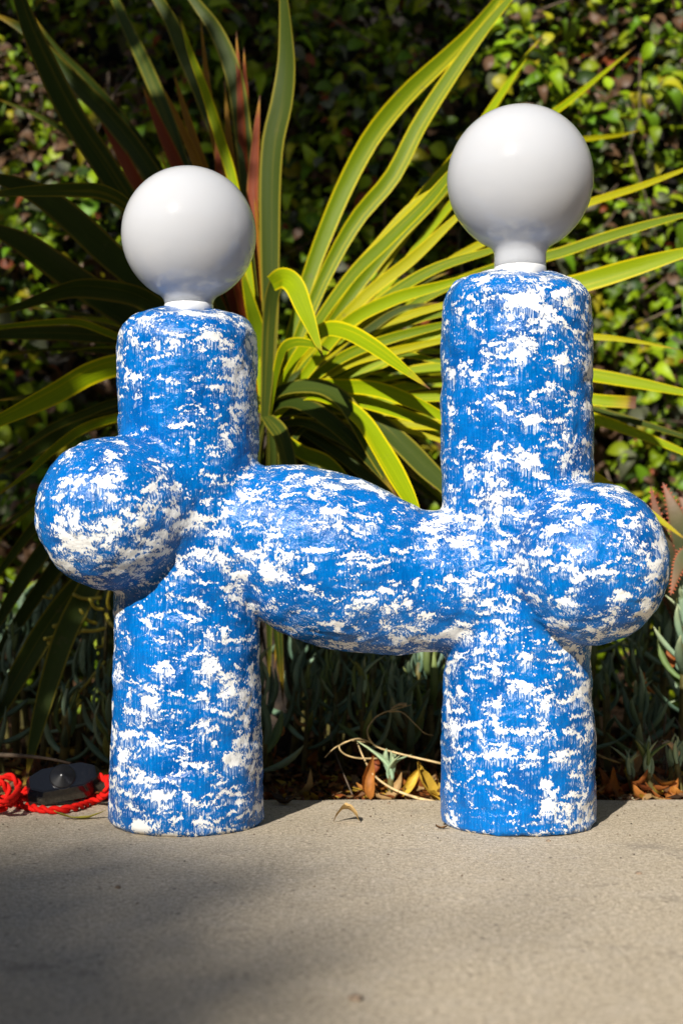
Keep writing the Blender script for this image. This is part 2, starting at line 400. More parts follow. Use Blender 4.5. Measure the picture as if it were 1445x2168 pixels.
def lamp_body():
    import bmesh
    bm = bmesh.new()
    def sph(c, r):
        bmesh.ops.create_icosphere(bm, subdivisions=4, radius=r, matrix=Matrix.Translation(c))
    for c, top in ((colL, TOPL), (colR, TOPR)):
        bmesh.ops.create_cone(bm, cap_ends=True, segments=48, radius1=0.073, radius2=0.071, depth=top, matrix=Matrix.Translation((c[2, 1], YC, top / 2)))
    sph(BL, 0.074); sph(BR, 0.074)
    sph(((BL[0] + X_(398)) / 2, 1.385, BL[2]), 0.062); sph(((BR[0] + X_(1094)) / 2, 1.385, BR[2]), 0.06)
    for x, py, rp in armS[::3]: sph((x, 1.415, Z_(py)), rp / PM)
    me = bpy.data.meshes.new('tmp'); bm.to_mesh(me); bm.free()
    o = bpy.data.objects.new('tmp', me); COL.objects.link(o)
    md = o.modifiers.new('r', 'REMESH'); md.mode = 'VOXEL'; md.voxel_size = 0.0024
    dg = bpy.context.evaluated_depsgraph_get(); me2 = bpy.data.meshes.new_from_object(o.evaluated_get(dg))
    bpy.data.objects.remove(o)
    n = len(me2.vertices); p = np.empty(n * 3, dtype=np.float32); me2.vertices.foreach_get('co', p); p = p.reshape(-1, 3).astype(np.float64)
    e = np.empty(len(me2.edges) * 2, dtype=np.int32); me2.edges.foreach_get('vertices', e); e = e.reshape(-1, 2)
    deg = np.bincount(e.ravel(), minlength=n)[:, None]
    def grad(p, h=0.0006):
        return np.stack([(sdf(p + np.eye(3)[i] * h) - sdf(p - np.eye(3)[i] * h)) / (2 * h) for i in range(3)], 1)
    def relax(p):
        s = np.zeros_like(p); np.add.at(s, e[:, 0], p[e[:, 1]]); np.add.at(s, e[:, 1], p[e[:, 0]])
        return s / deg
    for it in range(7):
        gr = grad(p); ln = np.maximum(np.linalg.norm(gr, axis=1, keepdims=True), 0.3)
        p = p - np.clip(sdf(p)[:, None], -0.01, 0.01) * gr / ln ** 2
        if it < 5:
            keep = p[:, 2:3] > 0.006; p = np.where(keep, 0.5 * p + 0.5 * relax(p), p)
    gr = grad(p); gr /= np.maximum(np.linalg.norm(gr, axis=1, keepdims=True), 1e-6)
    d = 0.0034 * fbm(p * 13 + 3, 2) + 0.0021 * fbm(p * np.array([42, 42, 55]), 2) + 0.0009 * fbm(p * 105 + 7, 2)
    rg = np.abs(vnoise(p * np.array([34, 34, 60]) + 9)); d += -0.0012 * np.clip(0.12 - rg, 0, 1) / 0.12 * np.clip(fbm(p * 14 + 30, 2) * 2.5, 0, 1)
    d += 0.0005 * fbm(p * 190, 2)
    p2 = p + gr * d[:, None]
    low = p[:, 2] < 0.012
    p2[:, 2] = np.where(p[:, 2] < 0.003, np.clip(p2[:, 2], 0, 0.002), p2[:, 2]); p2[:, 2] = np.maximum(p2[:, 2], 0.0)
    me2.vertices.foreach_set('co', p2.astype(np.float32).ravel())
    me2.polygons.foreach_set('use_smooth', [True] * len(me2.polygons)); me2.update()
    me2.name = 'lamp_body'; me2.materials.clear(); me2.materials.append(M_PAINT)
    return me2
lamp = empty('table_lamp', (0, YC, 0), 'blue and white brushed sculptural lamp with two columns, round lobes and two globe bulbs', 'lamp')
body = link('body', lamp_body(), lamp, Matrix.Identity(4))
def lathe(prof, cx, cy, seg=96):
    vs, fs = [], []
    for r, z in prof:
        for j in range(seg):
            a = 2 * math.pi * j / seg; vs.append((cx + r * math.cos(a), cy + r * math.sin(a), z))
    for i in range(len(prof) - 1):
        for j in range(seg): fs.append((i * seg + j, i * seg + (j + 1) % seg, (i + 1) * seg + (j + 1) % seg, (i + 1) * seg + j))
    fs.append(tuple(range(seg - 1, -1, -1))); fs.append(tuple((len(prof) - 1) * seg + j for j in range(seg)))
    return vs, fs
def bulb(px, py, rp, neckp, top, label):
    cx, cz, r, nr = X_(px), Z_(py), rp / PM, neckp / PM
    # neck rises straight, then a fillet of radius q meets the sphere
    q = 0.0125
    # fillet circle centre: outside the neck at radius nr+q, tangent to the sphere
    fx = nr + q; fz = cz - math.sqrt((r + q) ** 2 - fx ** 2)
    ang = math.atan2(cz - fz, fx)                     # direction from fillet centre to the sphere centre (inward)
    prof = [(nr, top - 0.004), (nr, top + 0.5 * (fz - top)), (nr, fz)]
    for i in range(1, 11):
        a = math.pi - (math.pi - (math.pi - ang)) * i / 10
        prof.append((fx + q * math.cos(a), fz + q * math.sin(a)))
    a0 = math.atan2(prof[-1][1] - cz, prof[-1][0])
    for i in range(1, 61):
        a = a0 + (math.pi / 2 - a0) * i / 60
        prof.append((max(r * math.cos(a), 1e-4), cz + r * math.sin(a)))
    g = G(); g.add(*lathe(prof, cx, YC)); bl = link('bulb', g.mesh('bulb', M_GLASS, tint=False), lamp, Matrix.Identity(4)); bl['label'] = label
    g = G(); c1 = top + 0.0035
    g.add(*lathe([(nr + 0.0003, top - 0.008), (nr + 0.0004, c1 - 0.0008), (nr + 0.0001, c1), (nr * 0.5, c1)], cx, YC))
    link('collar', g.mesh('collar', M_CER, tint=False), bl, Matrix.Identity(4))
bulb(400, 497, 142, 51, TOPL, 'white opal globe bulb on the shorter column')
bulb(1100, 380, 154, 54.5, TOPR, 'white opal globe bulb on the taller column')

# ================================================================== FLAX
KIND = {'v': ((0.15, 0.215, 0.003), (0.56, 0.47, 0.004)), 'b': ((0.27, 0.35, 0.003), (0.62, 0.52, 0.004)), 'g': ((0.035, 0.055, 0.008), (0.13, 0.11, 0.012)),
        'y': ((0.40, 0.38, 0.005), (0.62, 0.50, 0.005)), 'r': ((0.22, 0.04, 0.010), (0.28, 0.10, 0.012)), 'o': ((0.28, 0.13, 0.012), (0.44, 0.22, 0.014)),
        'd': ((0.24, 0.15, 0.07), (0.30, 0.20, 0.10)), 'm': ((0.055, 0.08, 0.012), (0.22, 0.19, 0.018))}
CRx, CRy, CRd = 566, 880, 1.86
crown = P(CRx, CRy, CRd)
flax = empty('flax_plant', (crown.x, crown.y, 0), 'large yellow-edged flax fanning sword leaves behind the blue lamp', 'plant')
def blade(w, r0, r1, kind, d0, d1, pts, base=0.45, peak=0.5, tipcut=False, fold=0.28, parent=None, name='leaf', mid=None):
    n = 30; m = len(pts) - 1
    L3 = []
    for i, (a, b) in enumerate(pts):
        t = i / m; d = d0 + (d1 - d0) * t
        if mid is not None: d += (mid - (d0 + d1) / 2) * 4 * t * (1 - t)
        L3.append(P(a, b, d))
    c = spline(L3, n); g = G(); vs, uvs, fs = [], [], []
    camp = Vector((0, 0, CH))
    w = w * 0.86
    for i, p in enumerate(c):
        t = i / (n - 1)
        T = (c[min(i + 1, n - 1)] - c[max(i - 1, 0)]).normalized()
        V = (camp - p).normalized(); W0 = T.cross(V).normalized(); Vp = (V - T * V.dot(T)).normalized()
        ro = R(r0 + (r1 - r0) * t); W = W0 * math.cos(ro) + Vp * math.sin(ro); Nn = W.cross(T)
        if t < peak: s = base + (1 - base) * math.sin(t / peak * math.pi / 2)
        else: s = math.cos((t - peak) / (1 - peak) * math.pi / 2) ** 0.85 if not tipcut else 1.0
        hw = 0.5 * w * p.y / F * max(s, 0.02)
        wav = 0.05 * math.sin(t * 17 + w) * hw
        for u in (-1, -0.5, 0, 0.5, 1):
            vs.append(p + W * (u * hw) + Nn * (abs(u) ** 1.3 * fold * hw * (1 - 0.3 * t) + wav * u)); uvs.append((u / 2 + 0.5, t))
    for i in range(n - 1):
        for j in range(4): fs.append((i * 5 + j, i * 5 + j + 1, i * 5 + 6 + j, i * 5 + 5 + j))
    tint, edge = KIND[kind]
    g.add(vs, fs, tint, edge, uvs)
    me = g.mesh('flax_blade', M_FLAX, edge=True, uv=True, origin=L3[0])
    return link(name, me, parent if parent is not None else flax, Matrix.Translation(L3[0]))
C0 = (CRx, CRy)
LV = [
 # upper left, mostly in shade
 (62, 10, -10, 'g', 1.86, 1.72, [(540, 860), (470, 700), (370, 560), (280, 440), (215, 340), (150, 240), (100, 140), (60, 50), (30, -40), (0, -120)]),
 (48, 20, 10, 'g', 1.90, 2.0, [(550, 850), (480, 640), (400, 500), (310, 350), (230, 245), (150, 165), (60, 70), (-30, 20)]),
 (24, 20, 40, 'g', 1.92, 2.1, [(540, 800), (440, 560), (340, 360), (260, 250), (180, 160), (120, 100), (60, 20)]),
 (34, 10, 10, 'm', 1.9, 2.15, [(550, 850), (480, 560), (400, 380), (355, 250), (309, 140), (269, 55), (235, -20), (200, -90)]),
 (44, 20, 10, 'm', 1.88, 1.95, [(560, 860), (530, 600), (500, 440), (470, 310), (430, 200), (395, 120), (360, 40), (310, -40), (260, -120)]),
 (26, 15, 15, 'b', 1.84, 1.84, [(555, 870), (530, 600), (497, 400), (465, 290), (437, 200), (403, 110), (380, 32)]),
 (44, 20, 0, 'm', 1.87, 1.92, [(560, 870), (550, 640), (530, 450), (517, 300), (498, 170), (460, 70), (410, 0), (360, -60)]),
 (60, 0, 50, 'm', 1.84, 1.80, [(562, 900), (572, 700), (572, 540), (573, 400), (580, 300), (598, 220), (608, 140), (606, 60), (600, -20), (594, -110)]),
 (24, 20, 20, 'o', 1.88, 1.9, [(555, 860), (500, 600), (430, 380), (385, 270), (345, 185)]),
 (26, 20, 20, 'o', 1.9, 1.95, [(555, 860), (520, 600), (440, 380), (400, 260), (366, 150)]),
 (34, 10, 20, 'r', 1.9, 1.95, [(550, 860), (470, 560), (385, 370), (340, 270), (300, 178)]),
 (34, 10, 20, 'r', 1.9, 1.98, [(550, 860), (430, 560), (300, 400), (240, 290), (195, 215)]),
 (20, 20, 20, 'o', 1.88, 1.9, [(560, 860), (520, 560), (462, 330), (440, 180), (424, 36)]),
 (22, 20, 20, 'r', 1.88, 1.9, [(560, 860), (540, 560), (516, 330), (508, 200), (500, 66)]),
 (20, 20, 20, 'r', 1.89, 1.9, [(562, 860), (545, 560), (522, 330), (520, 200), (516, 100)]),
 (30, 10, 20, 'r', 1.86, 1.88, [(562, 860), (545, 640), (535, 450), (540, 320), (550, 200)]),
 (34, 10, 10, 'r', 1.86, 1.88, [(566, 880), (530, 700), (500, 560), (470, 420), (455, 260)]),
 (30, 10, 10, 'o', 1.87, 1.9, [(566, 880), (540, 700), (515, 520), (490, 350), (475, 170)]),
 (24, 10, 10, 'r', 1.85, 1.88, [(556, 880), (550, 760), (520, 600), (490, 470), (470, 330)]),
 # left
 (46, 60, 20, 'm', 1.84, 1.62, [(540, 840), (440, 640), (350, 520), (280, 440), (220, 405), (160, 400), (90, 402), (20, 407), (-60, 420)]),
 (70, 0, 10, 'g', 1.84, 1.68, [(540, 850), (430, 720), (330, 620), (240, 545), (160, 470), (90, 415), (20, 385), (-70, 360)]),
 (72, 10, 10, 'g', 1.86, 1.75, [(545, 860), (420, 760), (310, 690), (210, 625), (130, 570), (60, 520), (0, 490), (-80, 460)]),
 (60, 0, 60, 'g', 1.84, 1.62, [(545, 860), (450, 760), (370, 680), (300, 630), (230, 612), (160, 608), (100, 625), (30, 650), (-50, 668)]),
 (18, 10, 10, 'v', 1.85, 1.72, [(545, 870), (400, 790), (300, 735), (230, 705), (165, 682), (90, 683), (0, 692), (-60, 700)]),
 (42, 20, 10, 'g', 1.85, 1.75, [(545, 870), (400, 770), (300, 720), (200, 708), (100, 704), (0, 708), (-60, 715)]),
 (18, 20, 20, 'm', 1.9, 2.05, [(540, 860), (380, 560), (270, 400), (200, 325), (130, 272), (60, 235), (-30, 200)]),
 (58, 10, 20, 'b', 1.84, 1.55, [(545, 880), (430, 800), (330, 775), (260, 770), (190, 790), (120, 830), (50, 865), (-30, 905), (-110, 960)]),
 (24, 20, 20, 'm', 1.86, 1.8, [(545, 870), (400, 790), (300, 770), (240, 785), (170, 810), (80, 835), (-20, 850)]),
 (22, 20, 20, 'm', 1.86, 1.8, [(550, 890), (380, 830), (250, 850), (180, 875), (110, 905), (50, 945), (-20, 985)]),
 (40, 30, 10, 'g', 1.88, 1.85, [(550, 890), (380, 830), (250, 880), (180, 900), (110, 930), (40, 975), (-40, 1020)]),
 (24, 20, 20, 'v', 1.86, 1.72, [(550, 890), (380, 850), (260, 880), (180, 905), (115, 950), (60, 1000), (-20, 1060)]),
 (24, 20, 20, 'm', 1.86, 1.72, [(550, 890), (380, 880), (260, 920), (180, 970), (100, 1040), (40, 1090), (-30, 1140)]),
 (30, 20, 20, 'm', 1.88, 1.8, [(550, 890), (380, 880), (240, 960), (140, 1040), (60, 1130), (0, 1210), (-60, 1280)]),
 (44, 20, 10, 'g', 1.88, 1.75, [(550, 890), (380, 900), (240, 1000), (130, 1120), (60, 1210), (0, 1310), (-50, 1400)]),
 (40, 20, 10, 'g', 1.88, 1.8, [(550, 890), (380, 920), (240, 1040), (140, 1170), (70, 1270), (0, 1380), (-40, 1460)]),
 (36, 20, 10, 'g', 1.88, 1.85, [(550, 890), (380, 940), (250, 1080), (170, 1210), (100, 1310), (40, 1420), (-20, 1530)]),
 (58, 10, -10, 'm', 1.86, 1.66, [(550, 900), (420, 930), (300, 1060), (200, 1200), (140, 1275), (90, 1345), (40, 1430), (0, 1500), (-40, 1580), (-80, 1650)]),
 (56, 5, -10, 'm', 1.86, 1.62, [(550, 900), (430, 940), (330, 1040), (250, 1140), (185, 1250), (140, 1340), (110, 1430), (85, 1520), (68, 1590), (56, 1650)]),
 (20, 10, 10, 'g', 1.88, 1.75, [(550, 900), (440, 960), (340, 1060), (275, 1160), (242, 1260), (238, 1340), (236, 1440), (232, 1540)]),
 # right, sunny
 (46, 10, 0, 'v', 1.86, 1.95, [C0, (610, 740), (650, 600), (690, 490), (735, 385), (790, 285), (860, 200), (940, 125), (1000, 65), (1060, -10), (1120, -90)]),
 (42, 0, 30, 'v', 1.86, 1.9, [C0, (630, 720), (690, 580), (755, 465), (830, 375), (885, 270), (945, 175), (1015, 75), (1085, -10), (1150, -80)]),
 (26, 30, 20, 'b', 1.88, 2.05, [C0, (680, 700), (780, 560), (880, 430), (950, 350), (1010, 275), (1060, 200), (1105, 130), (1150, 72)]),
 (20, 20, 20, 'b', 1.9, 2.1, [C0, (760, 680), (900, 500), (1010, 370), (1110, 280), (1190, 225), (1270, 160), (1346, 97)]),
 (16, 10, 10, 'y', 1.9, 2.1, [C0, (760, 640), (900, 450), (1030, 350), (1150, 308), (1240, 294), (1310, 286), (1360, 274)]),
 (20, 20, 20, 'y', 1.9, 1.95, [C0, (760, 700), (940, 560), (1100, 480), (1250, 428), (1350, 396), (1440, 362), (1520, 330)]),
 (28, 20, 20, 'v', 1.88, 1.8, [C0, (720, 760), (900, 630), (1060, 565), (1170, 540), (1280, 503), (1370, 476), (1450, 455), (1540, 440)]),
 (50, 20, 10, 'b', 1.87, 1.75, [C0, (740, 800), (940, 700), (1110, 630), (1230, 600), (1330, 570), (1430, 540), (1530, 515)], .45, .6),
 (18, 20, 10, 'y', 1.87, 1.8, [C0, (700, 800), (900, 730), (1100, 710), (1250, 713), (1340, 722), (1440, 741)]),
 (36, 30, 20, 'b', 1.87, 1.8, [C0, (720, 820), (920, 780), (1100, 775), (1250, 795), (1350, 812), (1450, 832), (1550, 850)]),
 (30, 20, 10, 'b', 1.87, 1.82, [C0, (720, 850), (920, 810), (1100, 815), (1200, 835), (1260, 847), (1345, 853)], .45, .5, True),
 (24, 40, 30, 'm', 1.87, 1.85, [C0, (720, 850), (920, 820), (1100, 830), (1250, 868), (1350, 895), (1450, 925), (1530, 945)]),
 (30, 20, 20, 'b', 1.87, 1.8, [C0, (720, 860), (920, 840), (1100, 850), (1250, 885), (1350, 920), (1450, 960), (1540, 1010)]),
 (34, 20, 20, 'y', 1.87, 1.7, [C0, (720, 900), (920, 900), (1100, 930), (1220, 990), (1300, 1040), (1380, 1090), (1460, 1150)]),
 (30, 10, 60, 'y', 1.86, 1.8, [C0, (640, 735), (730, 600), (800, 520), (870, 440), (930, 395), (1000, 340)]),
 (34, 20, 30, 'v', 1.86, 1.78, [C0, (650, 720), (740, 590), (820, 510), (900, 430), (960, 360), (1020, 290)]),
 (34, 0, 0, 'v', 1.87, 1.9, [C0, (690, 700), (760, 600), (840, 500), (900, 440), (950, 390), (1010, 320)]),
 (30, 10, 20, 'y', 1.86, 1.8, [C0, (660, 750), (770, 630), (870, 550), (950, 475), (1030, 400)]),
 (30, 30, 20, 'v', 1.86, 1.78, [C0, (650, 770), (740, 690), (840, 615), (930, 565), (1040, 530), (1120, 500)]),
 (34, 10, 10, 'b', 1.85, 1.72, [C0, (640, 800), (730, 690), (830, 635), (930, 605), (1040, 570)], .3),
 (22, 20, 20, 'y', 1.86, 1.78, [C0, (650, 800), (760, 720), (860, 670), (960, 640), (1060, 600)]),
 (28, 20, 10, 'v', 1.86, 1.75, [C0, (640, 820), (720, 760), (810, 722), (930, 690), (1040, 670)]),
 (22, 20, 10, 'y', 1.86, 1.75, [C0, (640, 830), (740, 770), (830, 745), (930, 722), (1040, 700)]),
 (20, 20, 10, 'v', 1.86, 1.78, [C0, (620, 840), (700, 800), (780, 762), (850, 750), (930, 765), (1040, 775)]),
 (24, 20, 20, 'm', 1.86, 1.8, [C0, (620, 800), (700, 770), (780, 700), (850, 655), (930, 640)]),
 (30, 0, 10, 'm', 1.88, 1.9, [C0, (600, 780), (640, 690), (690, 630), (740, 610), (800, 570)]),
 (26, 20, 20, 'm', 1.87, 1.85, [C0, (620, 830), (680, 780), (750, 760), (850, 790), (940, 800)]),
 (24, 20, 20, 'g', 1.87, 1.85, [C0, (640, 810), (740, 790), (850, 800), (960, 830)]),
 (38, 10, -10, 'b', 1.83, 1.62, [(570, 870), (640, 820), (730, 818), (800, 825), (870, 850), (940, 885), (1010, 930)]),
 (32, 10, 20, 'b', 1.84, 1.66, [(570, 870), (660, 840), (750, 848), (830, 870), (930, 905), (1030, 960)]),
 (14, 10, 20, 'y', 1.86, 1.75, [(570, 880), (700, 870), (820, 900), (930, 932), (1030, 970)]),
 # bent leaves close behind the lamp
 (36, 20, 10, 'm', 1.80, 1.72, [(560, 900), (566, 800), (570, 700), (576, 630), (590, 585)], .6, .5, True),
 (52, 0, 10, 'b', 1.705, 1.62, [(575, 600), (598, 588), (622, 604), (642, 650), (662, 700), (684, 760)], .75, .35, False, .12),
 (48, 60, 10, 'b', 1.82, 1.58, [(575, 880), (610, 790), (650, 730), (690, 700), (735, 705), (790, 735), (845, 775), (910, 824)], .5, .55),
 (40, 70, 30, 'v', 1.80, 1.66, [(570, 890), (585, 800), (600, 745), (625, 728), (660, 730), (700, 745)], .6, .4),
 (50, 50, 5, 'm', 1.82, 1.60, [(560, 880), (580, 840), (620, 822), (680, 822), (725, 850), (760, 900), (800, 970), (845, 1040), (890, 1110), (920, 1180)], .5, .55),
 (50, 40, 5, 'b', 1.80, 1.56, [(575, 890), (640, 840), (710, 850), (765, 890), (805, 950), (840, 1010), (872, 1070), (900, 1140)], .3, .65),
 (48, 60, 10, 'g', 1.82, 1.64, [(560, 890), (590, 860), (630, 855), (680, 880), (740, 930), (790, 985), (840, 1050)], .5, .5),
 (52, 20, 0, 'm', 1.82, 1.66, [(570, 880), (700, 860), (790, 890), (850, 940), (900, 990), (950, 1040), (990, 1110)], .4, .6),
 (44, 30, 5, 'm', 1.80, 1.66, [(560, 880), (575, 895), (595, 925), (610, 980), (625, 1050), (630, 1150)], .5, .4),
 (40, 30, 20, 'v', 1.82, 1.7, [(570, 900), (600, 930), (640, 960), (690, 980), (730, 1020), (770, 1090)], .4, .5),
 (26, 40, 20, 'm', 1.84, 1.75, [(560, 900), (590, 900), (640, 895), (690, 915), (750, 950), (800, 1000)], .5, .5),
 (20, 40, 40, 'm', 1.84, 1.8, [(560, 910), (600, 950), (640, 910), (680, 890)], .5, .5),
 (40, 20, 20, 'v', 1.86, 1.8, [(555, 860), (560, 800), (545, 700), (530, 640), (510, 560)], .5, .5),
]
for s in LV: blade(*s)
# fuller heart of the fan: more blades at random angles, set further back
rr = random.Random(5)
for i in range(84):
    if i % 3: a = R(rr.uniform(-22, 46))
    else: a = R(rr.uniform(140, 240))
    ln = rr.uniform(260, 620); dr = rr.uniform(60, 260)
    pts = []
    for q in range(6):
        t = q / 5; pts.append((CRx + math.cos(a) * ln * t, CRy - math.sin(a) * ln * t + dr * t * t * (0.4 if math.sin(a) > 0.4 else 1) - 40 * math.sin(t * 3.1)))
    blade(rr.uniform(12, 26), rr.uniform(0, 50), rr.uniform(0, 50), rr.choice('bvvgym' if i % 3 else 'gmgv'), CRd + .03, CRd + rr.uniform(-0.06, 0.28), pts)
for i in range(16):
    a = R(rr.uniform(85, 125)); ln = rr.uniform(260, 620)
    pts = [(CRx + math.cos(a) * ln * t + rr.uniform(-8, 8), CRy - math.sin(a) * ln * t) for t in (0, .3, .6, 1)]
    blade(rr.uniform(14, 26), rr.uniform(0, 50), rr.uniform(0, 50), rr.choice('rroomr'), CRd, CRd + rr.uniform(-0.05, 0.12), pts)
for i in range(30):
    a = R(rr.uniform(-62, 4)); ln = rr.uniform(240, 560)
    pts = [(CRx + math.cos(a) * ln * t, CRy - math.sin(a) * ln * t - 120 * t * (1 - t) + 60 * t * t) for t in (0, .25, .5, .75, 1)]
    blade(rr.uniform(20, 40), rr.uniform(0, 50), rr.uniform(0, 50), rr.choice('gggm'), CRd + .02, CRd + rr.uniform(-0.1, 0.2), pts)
for i in range(22):                                   # dead skirt hanging round the stem
    x = CRx + rr.uniform(-55, 60); d_ = CRd + rr.uniform(-.07, .04)
    blade(rr.uniform(14, 30), rr.uniform(0, 60), rr.uniform(0, 60), rr.choice('ggmg'), d_, d_, [(CRx + (x - CRx) * .3, CRy + 10), (x, CRy + 90), (x + rr.uniform(-10, 10), CRy + 300), (x + rr.uniform(-30, 30), CRy + rr.uniform(450, 640))])
g = G(); g.add(*tube(spline([(crown.x + 0.02, crown.y + 0.02, -0.03), (crown.x - .01, crown.y, 0.2), (crown.x, crown.y, crown.z)], 10), [0.035, .033, .031, .03, .03, .03, .031, .033, .036, .03], 10))
link('stem', g.mesh('stem', M_BARK, tint=False, origin=crown), flax, Matrix.Translation(crown))

# ================================================================== HEDGE
hedge = empty('hedge', (0, 2.5, 0), 'dense small-leaved green hedge with brown twigs filling the background', 'hedge')
def leaf_shape(L_, W_, fold, curl, n=5):
    vs, fs = [], []
    for i in range(n + 1):
        t = i / n; s = math.sin(math.pi * t ** 0.8) ** 0.75 if 0 < t < 1 else 0.03
        z = -curl * L_ * (t - 0.35) ** 2
        for u in (-1, 0, 1): vs.append((u * W_ * 0.5 * s, t * L_, z + abs(u) * fold * W_ * s))
    for i in range(n):
        for j in range(2): fs.append((i * 3 + j, i * 3 + j + 1, i * 3 + 4 + j, i * 3 + 3 + j))
    return vs, fs
HC = [('green', (0.105, 0.21, 0.006)), ('bright', (0.23, 0.37, 0.006)), ('dark', (0.03, 0.06, 0.010)), ('yellow', (0.36, 0.33, 0.012)), ('grey', (0.13, 0.145, 0.08)),
      ('brown', (0.17, 0.10, 0.05)), ('rust', (0.34, 0.10, 0.025)), ('lime', (0.32, 0.44, 0.012))]
HW = [0.24, 0.21, 0.13, 0.06, 0.10, 0.11, 0.03, 0.12]
SH = [leaf_shape(0.034, 0.021, 0.22, 0.8), leaf_shape(0.030, 0.023, 0.12, 0.5), leaf_shape(0.038, 0.020, 0.3, 1.2), leaf_shape(0.026, 0.017, 0.35, 2.0)]
HM = {}
for ci, (cn, cc) in enumerate(HC):
    for si, (v, f) in enumerate(SH):
        gg = G(); gg.add(v, f, [tuple(x * (1.0 if j % 3 != 1 else 1.18) for x in cc) for j in range(len(v))]); HM[ci, si] = gg.mesh('hedge_leaf', M_LEAF)
NL = 30000
lx = RNG.uniform(-1.25, 1.25, NL); lz = RNG.uniform(-0.02, 1.55, NL)
surf = 2.42 + 0.10 * fbm(np.c_[lx * 4, lx * 0, lz * 4], 3) * 2
dens = fbm(np.c_[lx * 7 + 5, lx * 0 + 4, lz * 7], 2)
ly = surf + RNG.gamma(1.6, 0.045, NL) + np.where(dens < -0.12, 0.11, 0)
keep = ly < 2.86; lx, ly, lz, surf = lx[keep], ly[keep], lz[keep], surf[keep]; NL = len(lx)
yaw = RNG.uniform(0, 2 * np.pi, NL); tilt = RNG.normal(0.9, 0.45, NL); rollv = RNG.normal(0, 0.5, NL); scl = RNG.uniform(0.6, 1.3, NL)
ci = RNG.choice(8, NL, p=np.array(HW) / sum(HW)); si = RNG.integers(0, 4, NL)
brn = np.isin(ci, (5, 6)); scl = np.where(brn, scl * 0.75, scl)
deep = (ly - surf) > 0.10; ci = np.where(deep & (RNG.random(NL) < 0.4), 5, ci)
def lmat(i):
    # blade plane leans out of the hedge towards the light
    z = Vector((math.sin(rollv[i]) * 0.7, -math.sin(tilt[i]), math.cos(tilt[i]) * 0.9)).normalized()
    d = Vector((math.cos(yaw[i]), 0.15, math.sin(yaw[i]))); y = (d - z * d.dot(z)).normalized(); x = y.cross(z)
    m = Matrix((x, y, z)).transposed().to_4x4(); m.translation = (lx[i], ly[i], lz[i])
    return m @ Matrix.Scale(float(scl[i]), 4)
spx = CX + lx / ly * F; spy = HOR - (lz - CH) / ly * F
inv = (spx > 10) & (spx < 1435) & (spy > 10) & (spy < 1150) & ~((np.hypot(spx - 400, spy - 497) < 150) | (np.hypot(spx - 1100, spy - 380) < 160)
      | ((abs(spx - 397) < 155) & (spy > 640)) | ((abs(spx - 1093) < 165) & (spy > 565)) | (np.hypot(spx - 566, spy - 800) < 260))
score = np.where(inv & ~brn, (ly - surf) - 0.035 * scl, 9.0)
big = set(np.argsort(score)[:290].tolist())
allv, allf, allt, off = [], [], [], 0
for i in range(NL):
    m = lmat(i)
    if i in big:
        link('leaf', HM[int(ci[i]), int(si[i])], hedge, m); continue
    v = np.array(SH[si[i]][0]); A = np.array(m)
    allv.append(v @ A[:3, :3].T + A[:3, 3]); allf.append(np.array(SH[si[i]][1]) + off); off += len(v)
    c = np.array(HC[ci[i]][1]) * RNG.uniform(0.75, 1.25); allt.append(np.tile(c, (len(v), 1)))
allv = np.concatenate(allv); allf = np.concatenate(allf); allt = np.concatenate(allt)
def bulk(name, v, f, t, m, smooth=True):
    me = bpy.data.meshes.new(name); nf, k = f.shape
    me.vertices.add(len(v)); me.vertices.foreach_set('co', v.astype(np.float32).ravel())
    me.loops.add(nf * k); me.loops.foreach_set('vertex_index', f.astype(np.int32).ravel())
    me.polygons.add(nf); me.polygons.foreach_set('loop_start', np.arange(0, nf * k, k, dtype=np.int32))
    me.update(calc_edges=True); me.polygons.foreach_set('use_smooth', [smooth] * nf)
    a = me.color_attributes.new('tint', 'FLOAT_COLOR', 'POINT'); a.data.foreach_set('color', np.c_[t, np.ones(len(t))].astype(np.float32).ravel().tolist())
    me.materials.append(m); me.validate(); return me
tag(link('leaf_mass', bulk('leaf_mass', allv, allf, allt, M_LEAF), hedge, Matrix.Identity(4)), kind='stuff')
g = G()
for i in range(560):
    x, z = random.uniform(-1.2, 1.2), random.uniform(0, 1.5); y = 2.46 + random.uniform(-0.02, 0.14); L_ = random.uniform(0.05, 0.22); a = random.uniform(0, 6.28)
    p0 = Vector((x, y, z)); p1 = p0 + Vector((math.cos(a), random.uniform(-0.3, 0.1), math.sin(a))) * L_
    pm = (p0 + p1) / 2 + Vector((random.uniform(-1, 1), 0, random.uniform(-1, 1))) * 0.02; r = random.uniform(0.0008, 0.0022)
    g.add(*tube([p0, pm, p1], [r * 1.3, r, r * 0.5], 4))
tag(link('twigs', g.mesh('twigs', M_TWIG, tint=False), hedge, Matrix.Identity(4)), kind='stuff')
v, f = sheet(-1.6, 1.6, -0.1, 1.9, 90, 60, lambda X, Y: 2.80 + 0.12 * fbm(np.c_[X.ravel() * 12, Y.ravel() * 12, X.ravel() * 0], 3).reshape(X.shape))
v = v[:, [0, 2, 1]]; g = G(); g.add(v.tolist() , f); tag(link('shade_backing', g.mesh('shade_backing', M_CORE, tint=False), hedge, Matrix.Identity(4)), kind='stuff')  # dark backing sheet standing in for the shaded gaps between the leaves

